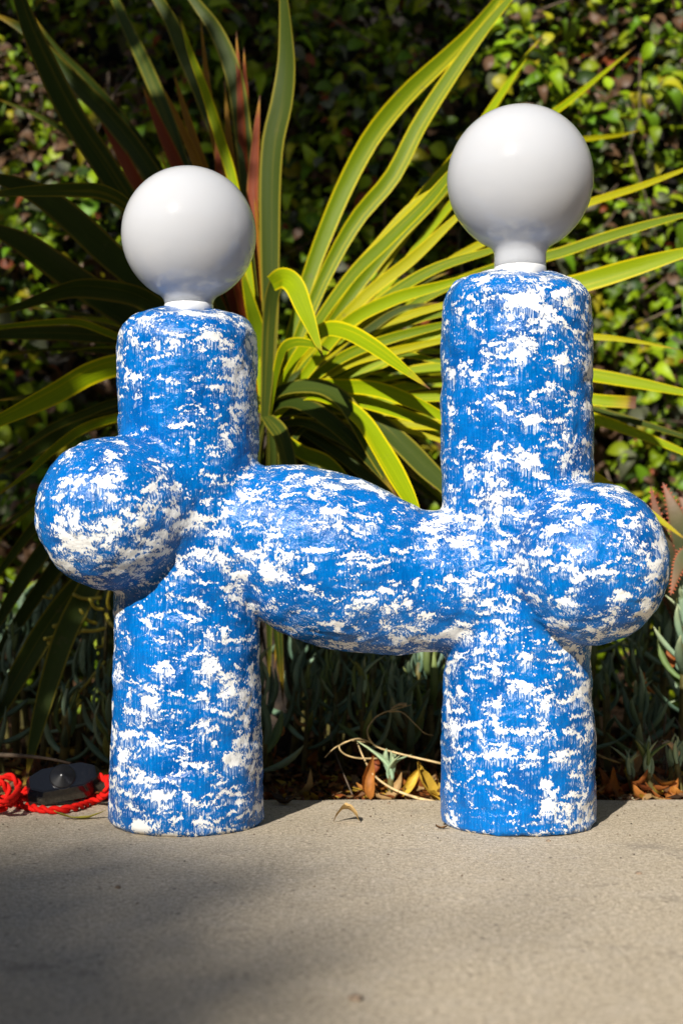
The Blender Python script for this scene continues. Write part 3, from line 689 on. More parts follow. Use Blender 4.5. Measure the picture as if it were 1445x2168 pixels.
# ================================================================== SUCCULENTS
def finger(L_, r, bend, tipr, seg=7, k=6, side=0.0):
    pts, rad = [], []
    for i in range(seg + 1):
        t = i / seg
        pts.append(Vector((side * L_ * math.sin(t * 2.2) * 0.2, L_ * t * (1 - 0.25 * bend * t), bend * L_ * 0.55 * t * t)))
        rad.append(r * (0.55 + 0.45 * math.sin(min(1, t * 1.9) * math.pi / 2)) * ((1 - max(0, (t - 0.55) / 0.45) ** 1.8) * (1 - tipr) + tipr))
    return pts, rad
SCOL = [(0.22, 0.33, 0.23), (0.29, 0.42, 0.29), (0.09, 0.16, 0.11), (0.12, 0.18, 0.06)]  # third tint is darker: shade painted into the colour of the shaded clumps
FM = []
for c in SCOL:
    for (b, s_) in ((0.5, 0.2), (1.0, -0.4), (0.2, 0.5), (1.4, 0.1)):
        pts, rad = finger(0.045, 0.0033, b, 0.12, side=s_); vs, fs = tube(pts, rad, 7, 0.72)
        kk = len(vs) // 8; tints = [tuple(x * q for x, q in zip(c, (1 + .5 * (j // 7 / 8) ** 3, 1, 1 - .25 * (j // 7 / 8)))) for j in range(len(vs))]
        gg = G(); gg.add(vs, fs, tints); FM.append(gg.mesh('finger_leaf', M_SUCC))
def rosette(x, y, h, size, n, lean=(0, 0), label='', group=None, rs=1, cset=(0, 1, 2), spread=(0.15, 1.0), z0=0.0, thick=1.0):
    q = random.Random(rs)
    top = Vector((x + lean[0], y + lean[1], z0 + h)); base = Vector((x, y, z0 - 0.015))
    root = empty('finger_succulent', (x, y, z0), label, 'succulent', group)
    pts = spline([base, base * 0.45 + top * 0.55 + Vector((lean[0] * .15, lean[1] * .15, -0.004)), top + Vector((0, 0, -0.002))], 8)
    g = G(); g.add(*tube(pts, [(0.0026 + 0.0012 * (rs % 3 == 0)) * size * thick] * 7 + [0.003 * size], 8)); link('stem', g.mesh('stem', M_SSTEM, tint=False, origin=base), root, Matrix.Translation(base))
    ax = (top - pts[-3]).normalized()
    for i in range(n):
        f_ = i / max(1, n - 1); az = i * 2.4 + q.uniform(-0.3, 0.3); el = math.pi / 2 - (spread[0] + (spread[1] - spread[0]) * (1 - f_) + q.uniform(-0.12, 0.12))
        d = Vector((math.cos(az) * math.cos(el), math.sin(az) * math.cos(el), math.sin(el)))
        d = (d + ax * 0.3 + Vector((0, 0, 0.1))).normalized(); upv = Vector((0, 0, 1)) - d * d.z
        upv = (upv if upv.length > 0.05 else Vector((1, 0, 0))).normalized(); xx = d.cross(upv)
        m = Matrix((xx, d, upv)).transposed().to_4x4(); sd = (1 - f_) ** 1.4 * min(0.075, h * 0.75) if n > 8 and thick < 1.5 else 0.014 * size * (1 - f_); m.translation = top - ax * sd + d * 0.002
        s = size * q.uniform(0.75, 1.15) * (0.62 + 0.38 * (1 - f_))
        link('leaf', FM[q.choice(cset) * 4 + q.randrange(4)], root, m @ Matrix.Diagonal((s * thick, s, s * thick, 1)))
    return root
def gd(py, z=0.0): return F * (CH - z) / (py - HOR)
# the ones that catch the sun, each with its own label
rosette((826 - CX) / F * 1.580, 1.580, 0.026, 0.80, 13, (0, -0.004), 'small sunlit blue-green succulent rosette between the lamp columns, beside the yellow dead leaf', None, 11, (0, 1), (0.05, 0.55), thick=1.7)
rosette((1372 - CX) / F * 1.588, 1.588, 0.026, 0.85, 8, (-0.022, 0), 'leftmost of the sunlit succulent sprigs right of the lamp foot, leaning left', None, 12, (0, 1), (0.1, 0.6), thick=1.3)
rosette((1408 - CX) / F * 1.582, 1.582, 0.032, 0.95, 8, (-0.022, -0.005), 'sunlit succulent sprig with one long upright leaf right of the lamp foot', None, 13, (1, 3), (0.05, 0.6), thick=1.3)
rosette((1400 - CX) / F * 1.602, 1.602, 0.035, 0.9, 6, (0.012, 0), 'sunlit two-pronged succulent sprig in dry litter at the right', None, 14, (0, 1), (0.2, 0.8), thick=1.4)
rosette((1450 - CX) / F * 1.59, 1.59, 0.04, 0.9, 8, (-0.01, 0), 'sunlit succulent sprig cut by the right edge of the photo, above the orange leaf', None, 15, (0, 1), (0.1, 0.9))
rosette(.408, 1.72, 0.185, 2.0, 15, (0.0, -0.03), 'large long-leaved green succulent beside the right lobe of the lamp', None, 16, (0, 1, 3), (0.1, 1.5))
rosette(.455, 1.80, 0.13, 2.0, 16, (0.0, -0.03), 'large long-leaved succulent under the red-edged aloe', None, 17, (0, 1, 1), (0.1, 1.4))
rosette(.36, 1.80, 0.06, 1.3, 12, (0.03, -0.02), 'shaded succulent with a thick olive stem low at the right of the lamp', None, 18, (2, 0), (0.2, 1.2), thick=1.5)
zones = [
  ('blue-grey succulent left of the lamp', 'finger succulents left of the lamp', -60, 245, 22),
  ('succulent between the lamp columns', 'finger succulents between the lamp columns', 545, 935, 34),
  ('shaded succulent right of the lamp', 'finger succulents right of the lamp', 1235, 1450, 15),
  ('succulent behind the left column', 'finger succulents behind the columns', 250, 540, 6)]
q = random.Random(21); rs = 100
for lab, grp, x0, x1, n in zones:
    for i in range(n):
        y = 1.66 + (i / n) ** 0.8 * 0.42 + q.uniform(-0.01, 0.02); px = x0 + (x1 - x0) * ((i * 0.618) % 1)
        x = (px - CX) / F * y; h = 0.05 + 0.14 * (y - 1.63) / 0.42 + q.uniform(0, 0.05); rs += 1
        sz, ln = q.uniform(1.05, 1.65), q.uniform(-.02, .02)
        fx = (px - x0) / (x1 - x0)
        side = ['close to its left end', 'left of its middle', 'in its middle', 'right of its middle', 'close to its right end'][min(4, int(fx * 5))]
        lab2 = ('tall ' if h > .15 else 'mid-high ' if h > .105 else 'low ') + ('leaning left ' if ln < -.007 else 'leaning right ' if ln > .007 else 'upright ') + lab + ', ' + ('front' if i < n / 3 else 'middle' if i < 2 * n / 3 else 'back') + ' row ' + side
        rosette(x, y, h, sz, q.randint(12, 17), (ln, q.uniform(-.035, .005)), lab2, grp, rs, (0, 2, 2, 3, 2), (0.15, 1.9), thick=q.uniform(.9, 1.3))

# ================================================================== ALOE at the right edge
aloe = empty('aloe_plant', (0.45, 1.85, 0), 'spiky aloe with red toothed leaf edges at the right edge, behind the lamp lobe', 'aloe')
def aloe_leaf(pts, w, depth, tone):
    c = spline([P(a, b, d) for a, b, d in pts], 16); vs, fs = [], []; ed = [[], []]; tn = []
    camp = Vector((0, 0, CH))
    for i, p in enumerate(c):
        t = i / 15; T = (c[min(i + 1, 15)] - c[max(i - 1, 0)]).normalized(); V = (camp - p).normalized(); W = T.cross(V).normalized(); Nn = W.cross(T)
        hw = w * p.y / F * 0.5 * (1 - t) ** 0.75 * (0.8 + 0.5 * math.sin(t * 3.1)) + 0.0004
        for j in range(16):
            a = 2 * math.pi * j / 16; vs.append(p + W * math.cos(a) * hw + Nn * math.sin(a) * hw * (0.16 if math.sin(a) > 0 else 0.34))
            e = abs(math.cos(a)) ** 14; red = max(e * 0.9, t ** 5 * 0.8); tn.append(tuple(tone[k] * 0.7 * (1 - red) + (0.30, 0.07, 0.035)[k] * red for k in range(3)))
        ed[0].append((p + W * hw * 0.98, W, T)); ed[1].append((p - W * hw * 0.98, -W, T))
    for i in range(15):
        for j in range(16): fs.append((i * 16 + j, i * 16 + (j + 1) % 16, i * 16 + 16 + (j + 1) % 16, i * 16 + 16 + j))
    g = G(); g.add(vs, fs, tn); lf = link('leaf', g.mesh('aloe_leaf', M_SUCC), aloe, Matrix.Identity(4))
    g = G()
    for side in ed:
        for i in range(1, 15):
            for o in (0, 0.5):
                a, b = side[i], side[min(i + 1, 15)]; p = a[0].lerp(b[0], o); s = 0.0016
                g.add([p - a[2] * s * 0.8, p + a[2] * s * 0.8, p + a[1] * s * 1.5 + a[2] * s, p + Vector((0, -s * 0.5, 0))], [(0, 1, 2), (0, 2, 3), (1, 3, 2)], (0.62, 0.16, 0.07))
    link('teeth', g.mesh('aloe_teeth', M_SUCC, smooth=False), lf, Matrix.Identity(4))
ab = (1470, 1330, 1.86)
aloe_leaf([ab, (1430, 1250, 1.78), (1402, 1150, 1.74), (1376, 1030, 1.74)], 66, 0, (0.10, 0.115, 0.055))
aloe_leaf([ab, (1462, 1210, 1.78), (1436, 1110, 1.75), (1402, 1022, 1.76)], 74, 0, (0.11, 0.14, 0.06))
aloe_leaf([ab, (1480, 1200, 1.86), (1460, 1110, 1.88), (1433, 1034, 1.9)], 60, 0, (0.10, 0.10, 0.05))
aloe_leaf([ab, (1500, 1240, 1.80), (1480, 1150, 1.75), (1500, 1050, 1.72)], 90, 0, (0.11, 0.15, 0.06))
aloe_leaf([ab, (1410, 1280, 1.84), (1385, 1180, 1.88), (1372, 1058, 1.95)], 50, 0, (0.12, 0.09, 0.05))
aloe_leaf([(1520, 1240, 1.74), (1470, 1180, 1.70), (1440, 1190, 1.68), (1418, 1260, 1.66)], 50, 0, (0.11, 0.14, 0.06))

# ================================================================== YELLOW-STEMMED SHRUB low at the left
ys = empty('yellow_stemmed_shrub', P(228, 1600, 1.74).xyz * 1, 'thin yellow-stemmed plant in deep shade between the left lamp column and the drooping flax blades', 'shrub')
def px_tube(pts, r, name, m, parent, k=6, n=14, taper=0.6):
    c = spline([P(*p) for p in pts], n); rad = [r * (1 - (1 - taper) * i / (n - 1)) for i in range(n)]
    g = G(); g.add(*tube(c, rad, k)); return link(name, g.mesh(name, m, tint=False, origin=c[0]), parent, Matrix.Translation(c[0]))
px_tube([(232, 1640, 1.74), (228, 1500, 1.76), (222, 1380, 1.75), (232, 1230, 1.76)], 0.003, 'stem', M_SSTEM, ys, taper=.5)
q = random.Random(3)
for (a, b, c_, d) in [(222, 1330, 175, 1335), (225, 1300, 250, 1335), (219, 1290, 190, 1268), (180, 1330, 150, 1345), (140, 1308, 113, 1326), (215, 1265, 155, 1258), (232, 1290, 235, 1240),
                      (165, 1460, 112, 1514), (165, 1470, 138, 1510), (170, 1480, 150, 1560), (160, 1490, 128, 1532), (120, 1345, 95, 1352), (125, 1355, 102, 1360), (110, 1260, 92, 1263), (220, 1350, 205, 1370), (205, 1320, 170, 1290)]:
    d0 = q.uniform(1.70, 1.78); px_tube([(a, b, d0), ((a + c_) / 2 + q.uniform(-6, 6), (b + d) / 2 + q.uniform(0, 8), d0 - .01), (c_, d, d0 - 0.02)], q.uniform(.0016, .0028), 'branch', M_YSTEM, ys, n=8, taper=1.0)
px_tube([(222, 1400, 1.75), (190, 1440, 1.74), (165, 1470, 1.74)], 0.002, 'branch', M_YSTEM, ys, n=8, taper=1.0)

# ================================================================== DRY LEAVES, STALKS, LITTER
DC = {'orange': (0.42, 0.15, 0.03), 'tan': (0.46, 0.29, 0.12), 'brown': (0.20, 0.10, 0.045), 'yellow': (0.66, 0.42, 0.05), 'rust': (0.34, 0.10, 0.025), 'dark': (0.06, 0.035, 0.02), 'olive': (0.38, 0.34, 0.05)}
def dry_mesh(L_, W_, curlx, curly, col, seed, n=9, m=6, power=0.8, ragged=0.0):
    q = random.Random(seed); vs, fs, tn = [], [], []
    for i in range(n + 1):
        t = i / n; s = max(0.04, math.sin(math.pi * t ** power) ** 0.8)
        for j in range(m + 1):
            u = j / m * 2 - 1; rg = 1 + (ragged * q.uniform(-1, 1) if abs(u) == 1 else 0)
            w = W_ * 0.5 * s * rg; a = curlx * u
            x = math.sin(a) / max(curlx, 1e-3) * w if curlx > 0.01 else u * w
            z = (1 - math.cos(a)) / max(curlx, 1e-3) * w if curlx > 0.01 else 0
            z += curly * L_ * (t - 0.5) ** 2 * 2 + q.uniform(-1, 1) * 0.0006 - (0.0008 if abs(u) < 0.1 else 0)
            vs.append((x, (t - 0.5) * L_, z)); sp = q.uniform(0.8, 1.2) * (0.85 if abs(u) < 0.1 else 1); tn.append(tuple(c * sp for c in col))
    for i in range(n):
        for j in range(m): fs.append((i * (m + 1) + j, i * (m + 1) + j + 1, (i + 1) * (m + 1) + j + 1, (i + 1) * (m + 1) + j))
    zmin = min(p[2] for p in vs); g = G(); g.add([(a, b, c - zmin) for a, b, c in vs], fs, tn); me = g.mesh('dry_leaf', M_DRY)
    return me
def dry_leaf(px, py, d, L_, W_, rot, label, col='orange', curlx=1.0, curly=0.5, seed=1, group=None, ragged=0.1, name='dry_leaf', z=None):
    o = link(name, dry_mesh(L_, W_, curlx, curly, DC[col], seed, ragged=ragged)); p = P(px, py, d)
    if z is not None: p.z = z
    o.location = p; o.rotation_euler = rot; return tag(o, label, 'dry leaf', group)
def gl(px, py, L_, W_, rz, label, col, **k):          # lying on the paving
    d = gd(py); return dry_leaf(px, py, d, L_, W_, (k.pop('rx', 0), k.pop('ry', 0), rz), label, col, z=0.0008, **k)
gl(733, 1742, 0.026, 0.016, R(82), 'small curled tan leaf lying alone on the paving between the columns', 'tan', curlx=1.1, curly=-1.0, seed=3, ragged=0.25)
gl(170, 1735, 0.052, 0.008, R(96), 'slim yellow-green leaf lying on the paving in front of the red cord', 'olive', curlx=0.4, curly=0.3, seed=4)
gl(600, 1704, 0.034, 0.018, R(60), 'crumpled dark leaf in the shadow right of the left column foot', 'dark', curlx=1.4, curly=0.8, seed=5, ragged=0.5)
gl(934, 1756, 0.012, 0.005, R(70), 'tiny brown leaf scrap touching the right column foot', 'brown', curlx=0.8, seed=6)
dry_leaf(896, 1662, 1.576, 0.052, 0.038, (R(58), 0, R(70)), 'broad yellow dead leaf standing beside the right lamp column', 'yellow', .8, .3, 7)
dry_leaf(868, 1656, 1.578, 0.040, 0.014, (R(70), R(35), R(0)), 'narrow folded yellow dead leaf left of the broad yellow one', 'yellow', 1.2, .3, 8)
dry_leaf(803, 1684, 1.585, 0.062, 0.010, (R(8), R(4), R(84)), 'long flat yellow dead leaf lying along the paving edge', 'yellow', .5, .1, 9)
dry_leaf(895, 1688, 1.59, 0.040, 0.016, (R(10), R(20), R(80)), 'rust brown leaf under the broad yellow leaf', 'rust', .9, .6, 10)
dry_leaf(776, 1655, 1.580, 0.05, 0.022, (R(68), R(10), R(12)), 'curled orange leaf standing left of the small sunlit rosette', 'orange', 1.5, .8, 11)
dry_leaf(800, 1625, 1.62, 0.03, 0.018, (R(60), R(-20), R(-30)), 'small rust leaf just above the small sunlit rosette', 'rust', 1.3, .8, 12)
dry_leaf(1348, 1608, 1.60, 0.036, 0.012, (R(75), R(20), R(0)), 'narrow tan leaf standing upright among the right succulent sprigs', 'tan', .9, .2, 13)
dry_leaf(1350, 1690, 1.58, 0.036, 0.026, (R(35), R(10), R(100)), 'shiny rust orange leaf in front of the right succulent sprigs', 'orange', 1.2, .7, 14)
dry_leaf(1408, 1703, 1.575, 0.062, 0.018, (R(20), R(0), R(96)), 'long curved rust leaf lying on the paving edge at the right', 'rust', 1.3, .5, 15)
dry_leaf(1296, 1672, 1.59, 0.046, 0.020, (R(70), R(-10), R(25)), 'curled orange leaf nearest the right column foot', 'orange', 1.5, .7, 16)
dry_leaf(1305, 1706, 1.575, 0.06, 0.008, (R(4), R(6), R(-80)), 'dark slim dry leaf with its tip on the paving right of the lamp', 'brown', .8, .2, 17)
dry_leaf(1345, 1668, 1.62, 0.03, 0.016, (R(60), 0, R(10)), 'small tan leaf behind the shiny rust leaf', 'tan', 1.0, .5, 18)
dry_leaf(1424, 1650, 1.62, 0.06, 0.009, (R(75), R(10), R(5)), 'narrow upright brown leaf at the right edge litter', 'tan', 1.2, .4, 19)
dry_leaf(1405, 1590, 1.68, 0.055, 0.026, (R(50), R(20), R(-60)), 'broad brown leaf shaded behind the cream pod', 'brown', 1.0, .5, 20)
dry_leaf(1285, 1610, 1.60, 0.03, 0.009, (R(20), 0, R(88)), 'short orange dead strip against the right lamp column', 'tan', .6, .1, 21)
dry_leaf(590, 1545, 1.70, 0.022, 0.014, (R(60), 0, R(20)), 'small orange leaf caught high among the shaded succulents, nearest the left column', 'orange', 1.0, .5, 31)
dry_leaf(628, 1532, 1.70, 0.024, 0.013, (R(40), R(20), R(70)), 'pale orange leaf caught right of another among the shaded succulents', 'tan', 1.0, .5, 32)
dry_leaf(668, 1350, 1.72, 0.024, 0.014, (R(70), R(-20), R(15)), 'peach coloured leaf hanging just under the connecting arm', 'tan', .8, .5, 33)
dry_leaf(1362, 1452, 1.74, 0.03, 0.016, (R(60), R(10), R(60)), 'orange leaf caught high among the succulents under the right lobe', 'orange', .8, .5, 34)
dry_leaf(1425, 1400, 1.72, 0.034, 0.018, (R(60), R(-30), R(-40)), 'orange leaf lying in the large succulent at the right edge', 'orange', .8, .5, 35)
dry_leaf(1380, 1690, 1.575, 0.03, 0.016, (R(30), R(10), R(40)), 'small tan leaf between the rust orange leaf and the long curved one', 'tan', 1.2, .5, 36)
dry_leaf(850, 1690, 1.577, 0.026, 0.014, (R(10), R(0), R(60)), 'small rust leaf under the straw stalk near the paving edge', 'rust', 1.2, .5, 37)
q = random.Random(9)
for i in range(125):
    px = q.choice([q.uniform(560, 930), q.uniform(740, 930), q.uniform(1260, 1460), q.uniform(1260, 1460), q.uniform(-20, 240)])
    y = q.uniform(EDGE + 0.012, 1.80); x = (px - CX) / F * y
    side = 'between the columns' if 400 < px < 1000 else ('right of the lamp' if px > 1000 else 'behind the red cord')
    col = q.choice(['orange', 'brown', 'rust', 'tan', 'brown', 'dark'])
    if i >= 95: px = q.choice([q.uniform(750, 930), q.uniform(1265, 1450), q.uniform(1265, 1450)]); y = q.uniform(EDGE + .006, EDGE + .05); x = (px - CX) / F * y; side = 'between the columns' if px < 1000 else 'right of the lamp'; col = q.choice(['orange', 'orange', 'tan', 'rust', 'yellow'])
    ll, lw = q.uniform(.02, .045), q.uniform(.010, .02); row = 'at paving edge' if y < 1.63 else 'further in' if y < 1.70 else 'deep in bed'
    o = link('dry_leaf', dry_mesh(ll, lw, q.uniform(.6, 1.6), q.uniform(.2, 1), DC[col], i, 6, 4, ragged=.15))
    o.location = (x, y, q.uniform(-0.006, 0.012)); o.rotation_euler = (q.uniform(0, 1.2), q.uniform(-.6, .6), q.uniform(0, 6.28))
    tag(o, {'orange': 'orange', 'brown': 'brown', 'rust': 'rusty', 'tan': 'tan', 'dark': 'blackish', 'yellow': 'yellow'}[col] + (' small' if ll < .03 else ' long') + (' narrow' if lw < .0145 else ' broad') + ' leaf ' + row + ' ' + side + ((', near the right column' if px > 850 else ', near the left column' if px < 660 else ', mid gap') if 400 < px < 1000 else (', at the photo edge' if px > 1390 or px < 60 else ', close to the column' if px > 1000 and px < 1320 or px < 400 and px > 160 else '')), 'dry leaf', 'fallen leaves in the bed litter')
# fine litter
LVs, LFs, LTs, off = [], [], [], 0
for i in range(5200):
    px = RNG.uniform(-60, 1500); y = EDGE - 0.004 + RNG.gamma(1.4, 0.10); 
    if y > 2.5: continue
    x = (px - CX) / F * y; L_ = RNG.uniform(0.004, 0.02); v = np.array([(-.2, -.5, 0), (.2, -.5, 0.1), (.28, .1, 0), (0, .5, .08), (-.28, .1, .12)]) * L_
    A = np.array(Matrix.Rotation(RNG.uniform(0, 6.28), 3, 'Z') @ Matrix.Rotation(RNG.uniform(-1, 1), 3, 'X')); v = v @ A.T + (x, y, (0.001 if y < EDGE + .004 else -0.012 + 0.02 * min(1, (y - EDGE) * 2) + RNG.uniform(0, 0.014)))
    LVs.append(v); LFs.append(np.array([(0, 1, 2, 4), (4, 2, 3, 3)]) + off); off += 5
    c = np.array(list(DC.values())[RNG.integers(0, 6)]) * RNG.uniform(0.5, 1.0); LTs.append(np.tile(c, (5, 1)))
g = G(); fl = [tuple(dict.fromkeys(r.tolist())) for a in LFs for r in a]
g.v = np.concatenate(LVs).tolist(); g.f = fl; g.t = np.concatenate(LTs).tolist(); g.e = g.t; g.uv = []
tag(link('leaf_litter', g.mesh('leaf_litter', M_DRY, smooth=False)), 'fine brown leaf litter covering the soil', 'litter', kind='stuff')
def stalk(pts, r, label, m=M_STRAW, name='dry_stalk', cat='stalk', n=26):
    c = spline([P(*p) for p in pts], n); g = G(); g.add(*tube(c, [r * (1 - 0.6 * i / (n - 1)) for i in range(n)], 6))
    o = link(name, g.mesh(name, m, tint=False, origin=c[0])); o.location = c[0]; return tag(o, label, cat)
stalk([(936, 1701, 1.545), (881, 1689, 1.56), (829, 1669, 1.57), (791, 1641, 1.58), (770, 1606, 1.585), (756, 1573, 1.59)], 0.0019, 'thick straw coloured stalk sweeping down to the right column foot')
stalk([(936, 1617, 1.56), (846, 1596, 1.575), (794, 1579, 1.58), (777, 1551, 1.58), (787, 1527, 1.59), (811, 1509, 1.6), (870, 1492, 1.61)], 0.0013, 'thin looping straw stalk that ends in a small seed head')
stalk([(798, 1606, 1.58), (756, 1605, 1.575), (728, 1596, 1.57), (718, 1580, 1.57), (740, 1568, 1.58), (777, 1572, 1.585)], 0.0011, 'short curled straw stalk hooking back on itself')
stalk([(790, 1574, 1.585), (756, 1564, 1.58), (718, 1578, 1.57), (700, 1590, 1.565), (687, 1604, 1.56)], 0.0010, 'fine straw stalk pointing left into the shade')
stalk([(822, 1507, 1.61), (850, 1508, 1.60), (880, 1535, 1.595), (898, 1552, 1.59), (917, 1557, 1.59)], 0.0007, 'hair-thin dry grass stem arching near the right column')
stalk([(752, 1700, 1.57), (700, 1560, 1.64), (715, 1480, 1.68)], 0.0008, 'hair-thin dark dry stem rising between the columns', M_TWIG)
stalk([(860, 1492, 1.61), (845, 1491, 1.61), (828, 1500, 1.605)], 0.0022, 'feathery orange seed head on the looping stalk', M_STRAW, 'dry_grass_plume', 'seed head', 10)
stalk([(-30, 1598, 1.58), (40, 1600, 1.585), (100, 1606, 1.59), (150, 1616, 1.59)], 0.003, 'brown dead blade lying behind the black dimmer', M_TWIG, 'dead_blade', 'dead leaf')
stalk([(1440, 1604, 1.60), (1426, 1585, 1.59), (1414, 1572, 1.585), (1402, 1576, 1.58)], 0.0042, 'cream curved dry pod lying above the right litter', m_plain('cream pod', (.62, .42, .24), .7), 'seed_pod', 'pod', 12)
for i in range(26):                                   # curly roots and twigs in the right litter
    px, py = random.uniform(1370, 1460), random.uniform(1540, 1690); d = random.uniform(1.60, 1.68)
    a = random.uniform(0.9, 2.3); l = random.uniform(30, 80)
    stalk([(px, py, d), (px + math.cos(a) * l * .5 + random.uniform(-8, 8), py - math.sin(a) * l * .5, d), (px + math.cos(a) * l, py - math.sin(a) * l, d + 0.01)], random.uniform(.0006, .0016),
          ('thick' if (l > 55) else 'thin') + (' upright' if 1.35 < a < 1.8 else ' left-leaning' if a >= 1.8 else ' right-leaning') + ' brown twig ' + ('high' if py < 1590 else 'midway' if py < 1640 else 'low') + (' at the photo edge' if px > 1420 else ' right of the sunlit succulent sprigs'), M_TWIG, 'twig', 'twig', 8)['group'] = 'curly twigs in the right litter'
def lump(name, px, py, d, r, m, label, cat, group=None, flat=0.6, z=None, seed=0):
    import bmesh
    bm = bmesh.new(); bmesh.ops.create_icosphere(bm, subdivisions=3, radius=r); me = bpy.data.meshes.new(name); bm.to_mesh(me); bm.free()
    p = np.empty(len(me.vertices) * 3, dtype=np.float32); me.vertices.foreach_get('co', p); p = p.reshape(-1, 3)
    nn = p / r; p = p * (1 + 0.7 * fbm(nn * 1.7 + seed * 3.1, 3))[:, None]; p[:, 2] *= flat; me.vertices.foreach_set('co', p.astype(np.float32).ravel())
    me.polygons.foreach_set('use_smooth', [True] * len(me.polygons)); me.materials.append(m)
    o = link(name, me); o.location = P(px, py, d) if z is None else Vector(((px - CX) / F * d, d, z)); return tag(o, label, cat, group)
lump('crumb_lump', 1323, 1696, 1.582, 0.0095, M_CRUMB, 'cream crumbly lump on the dry leaves right of the lamp', 'lump', flat=.6, seed=2)
for i, (px, py, r, s) in enumerate([(1160, 1781, .0022, 'right of centre below the right column'), (1351, 1850, .0024, 'near the right edge of the paving'), (1176, 1713, .002, 'behind the right column foot'),
                          (250, 1880, .0024, 'in the soft shade at the left'), (752, 2117, .004, 'very near the camera at bottom centre'), (822, 1702, .0018, 'in front of the straw stalk')]):
    lump('pebble', px, py, gd(py), r, M_STONE, 'small brown grit piece on the paving ' + s, 'pebble', 'grit pieces on the paving', .5, r * .25, i)

GV, GF, GT, off = [], [], [], 0
for i in range(420):
    y = EDGE - abs(RNG.normal(0, 0.10)) - 0.003 if i < 300 else RNG.uniform(0.85, 1.5); x = RNG.uniform(-.45, .45); r_ = RNG.uniform(.0004, .0013)
    v = np.array([(1, 0, 0), (0, 1, 0), (-1, 0, 0), (0, -1, 0), (0, 0, .9)]) * r_ * RNG.uniform(.6, 1.3, (5, 3)) + (x, y, 0.0002)
    GV += v.tolist(); GF += [(off, off + 1, off + 4), (off + 1, off + 2, off + 4), (off + 2, off + 3, off + 4), (off + 3, off, off + 4)]; off += 5
    GT += [tuple(np.array([(0.10, .06, .035), (.2, .14, .09), (.05, .04, .03), (.5, .42, .3)][RNG.integers(0, 4)]))] * 5
g = G(); g.v = GV; g.f = GF; g.t = GT; g.e = GT; tag(link('grit', g.mesh('grit', M_DRY, smooth=False)), 'tiny soil and sand crumbs scattered over the paving', 'grit', kind='stuff')
# ================================================================== DIMMER AND RED CORD
cord = empty('power_cord', P(120, 1700, 1.5), 'red twisted power cord with a black rotary dimmer left of the lamp foot', 'cord')
def dimmer():
    import bmesh
    L_, W_, H = 0.080, 0.034, 0.024
    o2 = [(-L_ / 2, -W_ * .26), (-L_ * .30, -W_ / 2), (L_ * .30, -W_ / 2), (L_ / 2, -W_ * .26), (L_ / 2, W_ * .26), (L_ * .30, W_ / 2), (-L_ * .30, W_ / 2), (-L_ / 2, W_ * .26)]
    bm = bmesh.new()
    a = [bm.verts.new((x, y, 0)) for x, y in o2]; b = [bm.verts.new((x * .97, y * .96, H * .55)) for x, y in o2]; c = [bm.verts.new((x * .86, y * .80, H)) for x, y in o2]
    bm.faces.new(a[::-1]); bm.faces.new(c)
    for r1, r2 in ((a, b), (b, c)):
        for j in range(8): bm.faces.new((r1[j], r1[(j + 1) % 8], r2[(j + 1) % 8], r2[j]))
    bmesh.ops.bevel(bm, geom=bm.edges[:], offset=0.0009, segments=2, affect='EDGES')
    me = bpy.data.meshes.new('dimmer_housing'); bm.to_mesh(me); bm.free(); me.polygons.foreach_set('use_smooth', [False] * len(me.polygons)); me.materials.append(M_BLACK)
    m = Matrix.Translation(P(138, 1666, 1.525)) @ Matrix.Rotation(R(-9), 4, 'Y') @ Matrix.Rotation(R(10), 4, 'Z') @ Matrix.Rotation(R(56), 4, 'X')
    h = link('dimmer_housing', me, cord, m)
    pr = [(0.0145, H - .001), (0.0145, H + 0.0006), (0.0138, H + 0.0008)]
    g = G(); g.add(*lathe([(0.0148, H - .001), (0.0148, H + .0004), (0.0142, H + .0004)], 0, 0, 48)); link('dial_rim', g.mesh('dial_rim', M_BLACK, tint=False, smooth=False), h, m)
    g = G(); g.add(*lathe([(0.0136, H - .001), (0.0136, H + .0010), (0.0125, H + .0016), (0.0028, H + .0062), (0.0016, H + .0068), (0.0001, H + .0070)], 0, 0, 48)); link('dial', g.mesh('dial', M_DIAL, tint=False), h, m)
    return m
DM = dimmer()
def twisted(path, r=0.0022, pitch=0.027, n=260, label=None):
    c = spline(path, n); fr = frames(c); s = 0; acc = [0]
    for i in range(1, n): s += (c[i] - c[i - 1]).length; acc.append(s)
    for k in range(2):
        pts = [p + (a * math.cos(2 * math.pi * l / pitch + k * math.pi) + b * math.sin(2 * math.pi * l / pitch + k * math.pi)) * r for p, (t, a, b), l in zip(c, fr, acc)]
        g = G(); g.add(*tube(pts, r * 1.05, 8)); link('cord_strand', g.mesh('cord_strand', M_CORD, tint=False, origin=c[0]), cord, Matrix.Translation(c[0]))
Zc = 0.0046
def gp(px, py, z=Zc): d = gd(py, z); return Vector(((px - CX) / F * d, d, z))
re = DM @ Vector((0.038, 0, 0.010)); le = DM @ Vector((-0.038, 0, 0.009))
twisted([re, re + Vector((.006, -.004, -.002)), P(230, 1650, 1.50), P(226, 1676, 1.49), gp(200, 1695), gp(160, 1709), gp(115, 1715), gp(70, 1710), gp(35, 1700), gp(5, 1690), gp(-30, 1700), gp(-80, 1720)])
twisted([le, le + Vector((-.008, -.002, -.006)), gp(35, 1693, .008), gp(15, 1706, .009), gp(-10, 1716), gp(-30, 1706, .010), P(-18, 1668, 1.53), P(10, 1645, 1.54), P(32, 1650, 1.54), P(40, 1672, 1.53), gp(22, 1694, .018), gp(-8, 1700, .016), gp(-40, 1696), gp(-90, 1690)])
